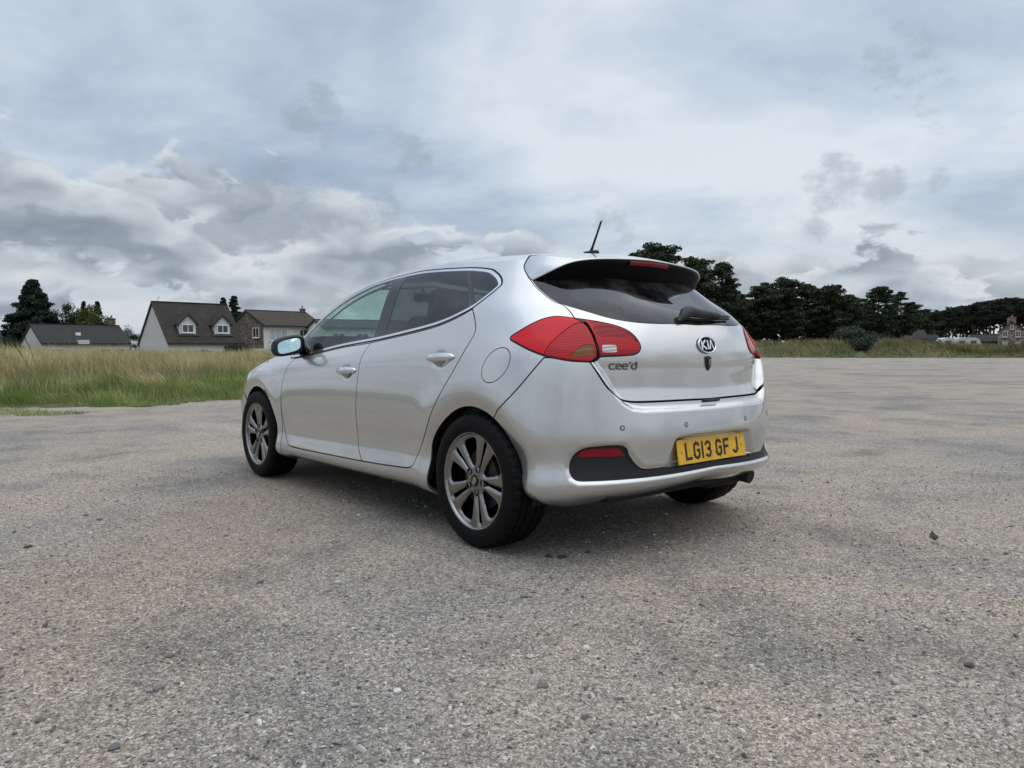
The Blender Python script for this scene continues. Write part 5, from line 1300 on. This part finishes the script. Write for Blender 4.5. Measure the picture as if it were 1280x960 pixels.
sw = pyd('steering_wheel', V, F, DASH, car); sw.location = (1.76, -.37, .87); sw.rotation_euler = (0, R_(-22), 0)
box('steering_hub', (0, 0, 0), (.05, .34, .07), DASH, sw, None, .02, 2)
tube('interior_mirror_stalk', [(1.78, 0, 1.36), (1.70, 0, 1.31)], .008, DASH, car); box('interior_mirror', (1.69, 0, 1.29), (.03, .24, .06), GLOSSBLK, car, None, .012, 2)
# ================================================================== GRASS, GRAVEL STONES
def grass_mat(name, base, tip, dry, zlo, zhi):
    m, t, b = nmat(name); gi = t.new('ShaderNodeNewGeometry'); g = t.new('ShaderNodeTexCoord').outputs['Object']
    z = t.new('ShaderNodeSeparateXYZ', i_Vector=g).outputs['Z']
    n = t.math('ADD', t.math('MULTIPLY', t.noise(t.vmath('MULTIPLY', g, (1., 1., 0.)), .45, 3., .6), .6), t.math('MULTIPLY', t.noise(t.vmath('MULTIPLY', g, (1., 1., 0.)), 1.9, 3., .6), .4))
    col = t.mix(t.maprange(z, zlo, zhi, 0., 1.), base, tip)
    f = t.math('ADD', t.math('MULTIPLY', gi.outputs['Random Per Island'], .55), t.math('MULTIPLY', t.maprange(n, .38, .62, -.45, .75), 1.))
    col = t.mix(t.maprange(f, .2, .8, 0., 1.), col, dry)
    t.put(b, 'Base Color', col); b.inputs['Roughness'].default_value = .8; b.inputs['Specular IOR Level'].default_value = .2
    return m
def blades(name, P, Z, h, w, lean, rs, m, label, droop=.35):
    """one stuff mesh of curved tapering blades rooted at P (n,2) on height Z"""
    n = len(P); a = rs.random(n)*6.283; dx = np.stack([np.cos(a), np.sin(a)], 1)*w[:, None]/2
    la = rs.random(n)*6.283; cl = vnoise(P*.7, 33, 2)*9.4; ld = np.stack([np.cos(la), np.sin(la)], 1)*(.10+.25*rs.random((n, 1)))+lean+.30*np.stack([np.cos(cl), np.sin(cl)], 1)
    V = np.zeros((n, 5, 3)); 
    for i, (q, ww) in enumerate(((0, 1.), (.5, .85), (1., 0.))):
        off = ld*h[:, None]*(q**1.8); zz = Z+h*q*(1-droop*q*np.minimum(1, np.linalg.norm(ld, axis=1)))
        if i < 2:
            V[:, 2*i, :2] = P+off-dx*ww; V[:, 2*i+1, :2] = P+off+dx*ww; V[:, 2*i, 2] = zz; V[:, 2*i+1, 2] = zz
        else: V[:, 4, :2] = P+off; V[:, 4, 2] = zz
    b = np.arange(n)[:, None]*5; F = np.concatenate([b+[0, 1, 3], b+[0, 3, 2], b+[2, 3, 4]])
    o = pyd(name, V.reshape(-1, 3), F, m, None, False); tag(o, label, 'grass', None, 'stuff'); return o
rs = np.random.default_rng(3)
def scatter(n, b0, b1, d0, d1, power=1.):
    """random ground points between two bearings and two distances"""
    bx = b0+(b1-b0)*rs.random(n); dd = d0*(d1/d0)**(rs.random(n)**power)
    q = (bx-640)/944.17*dd; return np.stack([CAM_POS.x+FH.x*dd+RH.x*q, CAM_POS.y+FH.y*dd+RH.y*q], 1)
LEAN = np.array([-RH.x, -RH.y])*.28
G_TALL = grass_mat('tall_seeding_grass', (.130, .165, .050), (.330, .300, .130), (.520, .440, .240), .1, .8)
G_GREEN = grass_mat('lush_green_verge_grass', (.100, .170, .034), (.185, .275, .062), (.255, .270, .095), .0, .3)
G_FAR = grass_mat('far_bank_grass', (.085, .108, .036), (.185, .175, .075), (.255, .215, .105), .3, 1.6)
# field on the left
P = scatter(175000, -420, 640, 11.5, 60, 1.25); s = -polysd2(P, LOT); dens = vnoise(P*.8, 21, 3)
ok = (s > 1.5+1.8*(vnoise(P*.5, 8, 2)-.3)) & (rs.random(len(P)) < .35+.9*dens); P = P[ok]; s = s[ok]
h = (.42+.42*np.clip(s/5, 0, 1))*(.35+1.0*vnoise(P*.45, 30, 3))*(.65+.6*rs.random(len(P)))
blades('tall_grass', P, ground_height(P), h, (.006+.007*rs.random(len(P)))*(1+s/18), LEAN, rs, G_TALL, 'tall straw-coloured seeding grass covering the field left of the car')
# seed stalks rising above it
P = scatter(10500, -400, 620, 14, 50, 1.2); s = -polysd2(P, LOT); P = P[s > 2.2]; s = s[s > 2.2]
h = .72+.32*rs.random(len(P)); blades('seed_stalks', P, ground_height(P), h, .006+.006*rs.random(len(P)), LEAN*.8, rs, grass_mat('dry_seed_stalks', (.22, .17, .085), (.30, .22, .12), (.36, .28, .17), .1, .8), 'pale dry seed stalks standing above the field grass')
# green verge
P = scatter(140000, -420, 640, 10.5, 26, 1.3); s = -polysd2(P, LOT)+(vnoise(P*1.1, 40, 4)-.5)*2.2
ok = (s > -.05) & (s < 3.4) & (rs.random(len(P)) < np.interp(s, [0, .4, 2.2, 3.4], [.7, 1, .9, .25])); P = P[ok]; s = s[ok]
h = np.interp(s, [0, .5, 1.6, 3.], [.07, .20, .36, .40])*(.5+.9*vnoise(P*.9, 41, 3))*(.7+.6*rs.random(len(P)))
blades('verge_grass', P, np.maximum(ground_height(P), -.02), h, .005+.006*rs.random(len(P)), LEAN*1.3, rs, G_GREEN, 'lush green grass along the edge of the gravel at left', .5)
# thin patches growing in the gravel
P = np.concatenate([scatter(16000, -120, 300, 10.4, 13.2)]); k = vnoise(P*1.1, 50, 4)
cp = [at(20, 11.5), at(60, 11.3), at(10, 12.1), at(150, 12.2)]; kk = np.max([w_*np.exp(-((P[:, 0]-c.x)**2+(P[:, 1]-c.y)**2)/r_**2) for c, r_, w_ in zip(cp, (.75, .6, .5, .7), (1., 1., .8, .35))], 0); P = P[(k*.9+kk*.75 > .88)]
blades('patch_grass', P, np.zeros(len(P))-.01, .02+.05*rs.random(len(P)), .005+.004*rs.random(len(P)), LEAN, rs, G_GREEN, 'thin low grass patches growing in the gravel at left', .5)
# far bank on the right
P = scatter(120000, 760, 1560, 58, 112, 1.2); s = -polysd2(P, LOT); ok = (s > .2) & (s < 22); P = P[ok]; s = s[ok]
bx = 640+944.17*((P-np.array([CAM_POS.x, CAM_POS.y]))@np.array([RH.x, RH.y]))/((P-np.array([CAM_POS.x, CAM_POS.y]))@np.array([FH.x, FH.y]))
h = np.interp(s, [0, 1.2, 3.5], [.15, .35, .85])*(.25+1.2*vnoise(P*.22, 60, 3))*(.6+.7*rs.random(len(P)))*(1-.75*np.exp(-((bx-1078)/15)**2))
blades('bank_grass', P, ground_height(P)-.02, h, .025+.03*rs.random(len(P)), LEAN, rs, G_FAR, 'rough grass on the bank along the far edge of the gravel')
P = scatter(26000, 760, 1560, 58, 100, 1.1); s = -polysd2(P, LOT)+(vnoise(P*.3, 70, 2)-.5)*1.5; P = P[(s > 0) & (s < 1.8)]
blades('bank_verge', P, ground_height(P)-.02, .12+.16*rs.random(len(P)), .03+.03*rs.random(len(P)), LEAN, rs, G_GREEN, 'short green verge at the foot of the far bank', .5)
# two dark dock stalks in the field
DOCK = mat('brown_dock_seed', (.045, .026, .016), .9)
def dock(bx, d, H, lean_, label):
    p = at(bx, d); z = float(ground_height(np.array([[p.x, p.y]]))[0]); t = thing('dock_stalk', label, 'plant', (p.x, p.y, z)); r2 = np.random.default_rng(int(bx))
    e = RH*lean_*H; V, F = tube_arrays([(0, 0, 0), tuple(e*.4+Vector((0, 0, H*.55))), tuple(e+Vector((0, 0, H)))], [.005, .004, .002], 5); pyd('stem', V, F, DOCK, t)
    C = np.array([tuple(e*(.45+.55*q)+Vector((0, 0, H*(.6+.4*q))))+(.020*(1.2-.7*q),) for q in np.linspace(0, 1, 16)]); LV, LF = leaves(C, 16, .011, 1., r2); pyd('seed_head', LV, LF, DOCK, t, False)
dock(40, 16.5, 1.12, -.45, 'dark brown dock stalk leaning left in the field grass'); dock(49, 17.5, 1.18, -.35, 'upright dark dock stalk just right of the leaning one')
# loose stones
STONE_M, t_, b_ = nmat('loose_gravel_stone'); gi_ = t_.new('ShaderNodeNewGeometry').outputs['Random Per Island']
t_.put(b_, 'Base Color', t_.ramp(gi_, [(0., (.10, .098, .095)), (.25, (.20, .185, .17)), (.6, (.33, .30, .27)), (.85, (.42, .39, .355)), (1., (.62, .60, .57))])); b_.inputs['Roughness'].default_value = .9
def ico():
    g = (1+5**.5)/2; V = np.array([(-1, g, 0), (1, g, 0), (-1, -g, 0), (1, -g, 0), (0, -1, g), (0, 1, g), (0, -1, -g), (0, 1, -g), (g, 0, -1), (g, 0, 1), (-g, 0, -1), (-g, 0, 1)], float); V /= np.linalg.norm(V[0])
    F = np.array([(0, 11, 5), (0, 5, 1), (0, 1, 7), (0, 7, 10), (0, 10, 11), (1, 5, 9), (5, 11, 4), (11, 10, 2), (10, 7, 6), (7, 1, 8), (3, 9, 4), (3, 4, 2), (3, 2, 6), (3, 6, 8), (3, 8, 9), (4, 9, 5), (2, 4, 11), (6, 2, 10), (8, 6, 7), (9, 8, 1)]); return V, F
IV, IF = ico()
def gz(P):
    far = np.hypot(P[:, 0]-CAM_POS.x, P[:, 1]-CAM_POS.y); near = np.clip((9-far)/5, 0, 1)
    return (vnoise(P*22, 1, 3)-.5)*.010*near+(vnoise(P*2.2, 2, 3)-.5)*.020*np.clip((30-far)/20, 0, 1)-.004
def stones(n):
    P = scatter(n, -350, 1630, 1.2, 6.0, .8); P = P[rs.random(len(P)) < .25+1.1*vnoise(P*3., 80, 3)]; n = len(P)
    s = .0020+.0042*rs.random(n)**2.0+.007*(rs.random(n) < .02)*rs.random(n)
    M = rs.normal(size=(n, 3, 3))*.28+np.eye(3); M[:, 2] *= .7
    V = np.einsum('kj,nij->nki', IV, M)*s[:, None, None]*(1+.22*rs.normal(size=(n, 12, 1)))
    V += np.concatenate([P, (gz(P)+s*.25)[:, None]], 1)[:, None]
    o = pyd('gravel_stones', V.reshape(-1, 3), (np.arange(n)[:, None, None]*12+IF[None]).reshape(-1, 3), STONE_M, None, False); tag(o, 'loose crushed stones scattered over the gravel in front', 'gravel', None, 'stuff')
stones(33000)
def rock(bx, by, size, c, label, flat=.6, seed=0):
    d = CAM_POS.z*944.17/(by-437.2+.0046*(bx-640)); p = at(bx, d); r2 = np.random.default_rng(seed+int(bx)); bm = bmesh.new(); bmesh.ops.create_icosphere(bm, subdivisions=3, radius=size)
    for v in bm.verts:
        q = np.array(v.co)/size; v.co *= 1+.16*math.sin(3.1*q[0]+seed)*math.cos(2.3*q[1]+1.3*seed)+.07*math.sin(6*q[2]+4*q[0]+seed)+.012*r2.normal(); v.co.z *= flat
    m = grit_mat('stone_'+str(seed), c, .9, .35, 90., .6); o = from_bm('stone', bm, m, None, True); o.location = (p.x, p.y, float(gz(np.array([[p.x, p.y]]))[0])+size*flat*.35); tag(o, label, 'stone', 'larger loose stones on the gravel'); return o
rock(187, 869, .014, (.17, .17, .17), 'dark grey stone on the gravel at lower left', .6, 1); rock(203, 827, .012, (.17, .135, .11), 'small brown stone just above the dark grey one at lower left', .6, 2); rock(129, 945, .013, (.14, .14, .14), 'dark stone at the bottom edge of the picture at left', .6, 3)
rock(27, 685, .018, (.07, .055, .045), 'dark brown clod near the left edge of the picture', .5, 4); rock(119, 651, .014, (.12, .11, .10), 'right of two dark stones on the sandy gravel at left', .6, 5); rock(102, 645, .012, (.13, .12, .11), 'left of two dark stones on the sandy gravel at left', .6, 6)
rock(320, 730, .013, (.11, .095, .085), 'lone small dark stone in the middle of the gravel left of the rear wheel', .6, 7); rock(677, 865, .016, (.15, .145, .14), 'grey flat stone low in the middle of the picture', .45, 8)
rock(685, 697, .020, (.05, .042, .036), 'left of two dark clods behind the rear wheel', .45, 9); rock(702, 698, .020, (.055, .046, .040), 'right of two dark clods behind the rear wheel', .45, 10); rock(735, 692, .016, (.06, .055, .05), 'dark crumb in the shadow behind the bumper', .4, 11); rock(1220, 837, .014, (.10, .085, .07), 'small brown stone near the right edge of the picture', .6, 12)
# curled dead leaf
d = CAM_POS.z*944.17/(680-437.2+.0046*530); p = at(1172, d); V, F = [], []
for i in range(9):
    q = i/8; wd = .026*math.sin(math.pi*min(1, q*.95+.05))
    for s in (-1, 0, 1): V.append(((q-.5)*.062, s*wd*.8, .008+.028*(q-.35)**2*6*.4+abs(s)*.010))
for i in range(8):
    for k in range(2): F.append((i*3+k, i*3+k+1, i*3+k+4, i*3+k+3))
lf = pyd('dead_leaf', V, F, mat('dark_dead_leaf', (.040, .038, .036), .6)); lf.location = (p.x, p.y, .004); lf.rotation_euler = (0, 0, -.9); sm = lf.modifiers.new('thickness', 'SOLIDIFY'); sm.thickness = .0012
tag(lf, 'small dark curled leaf lying on the gravel right of the car', 'leaf')
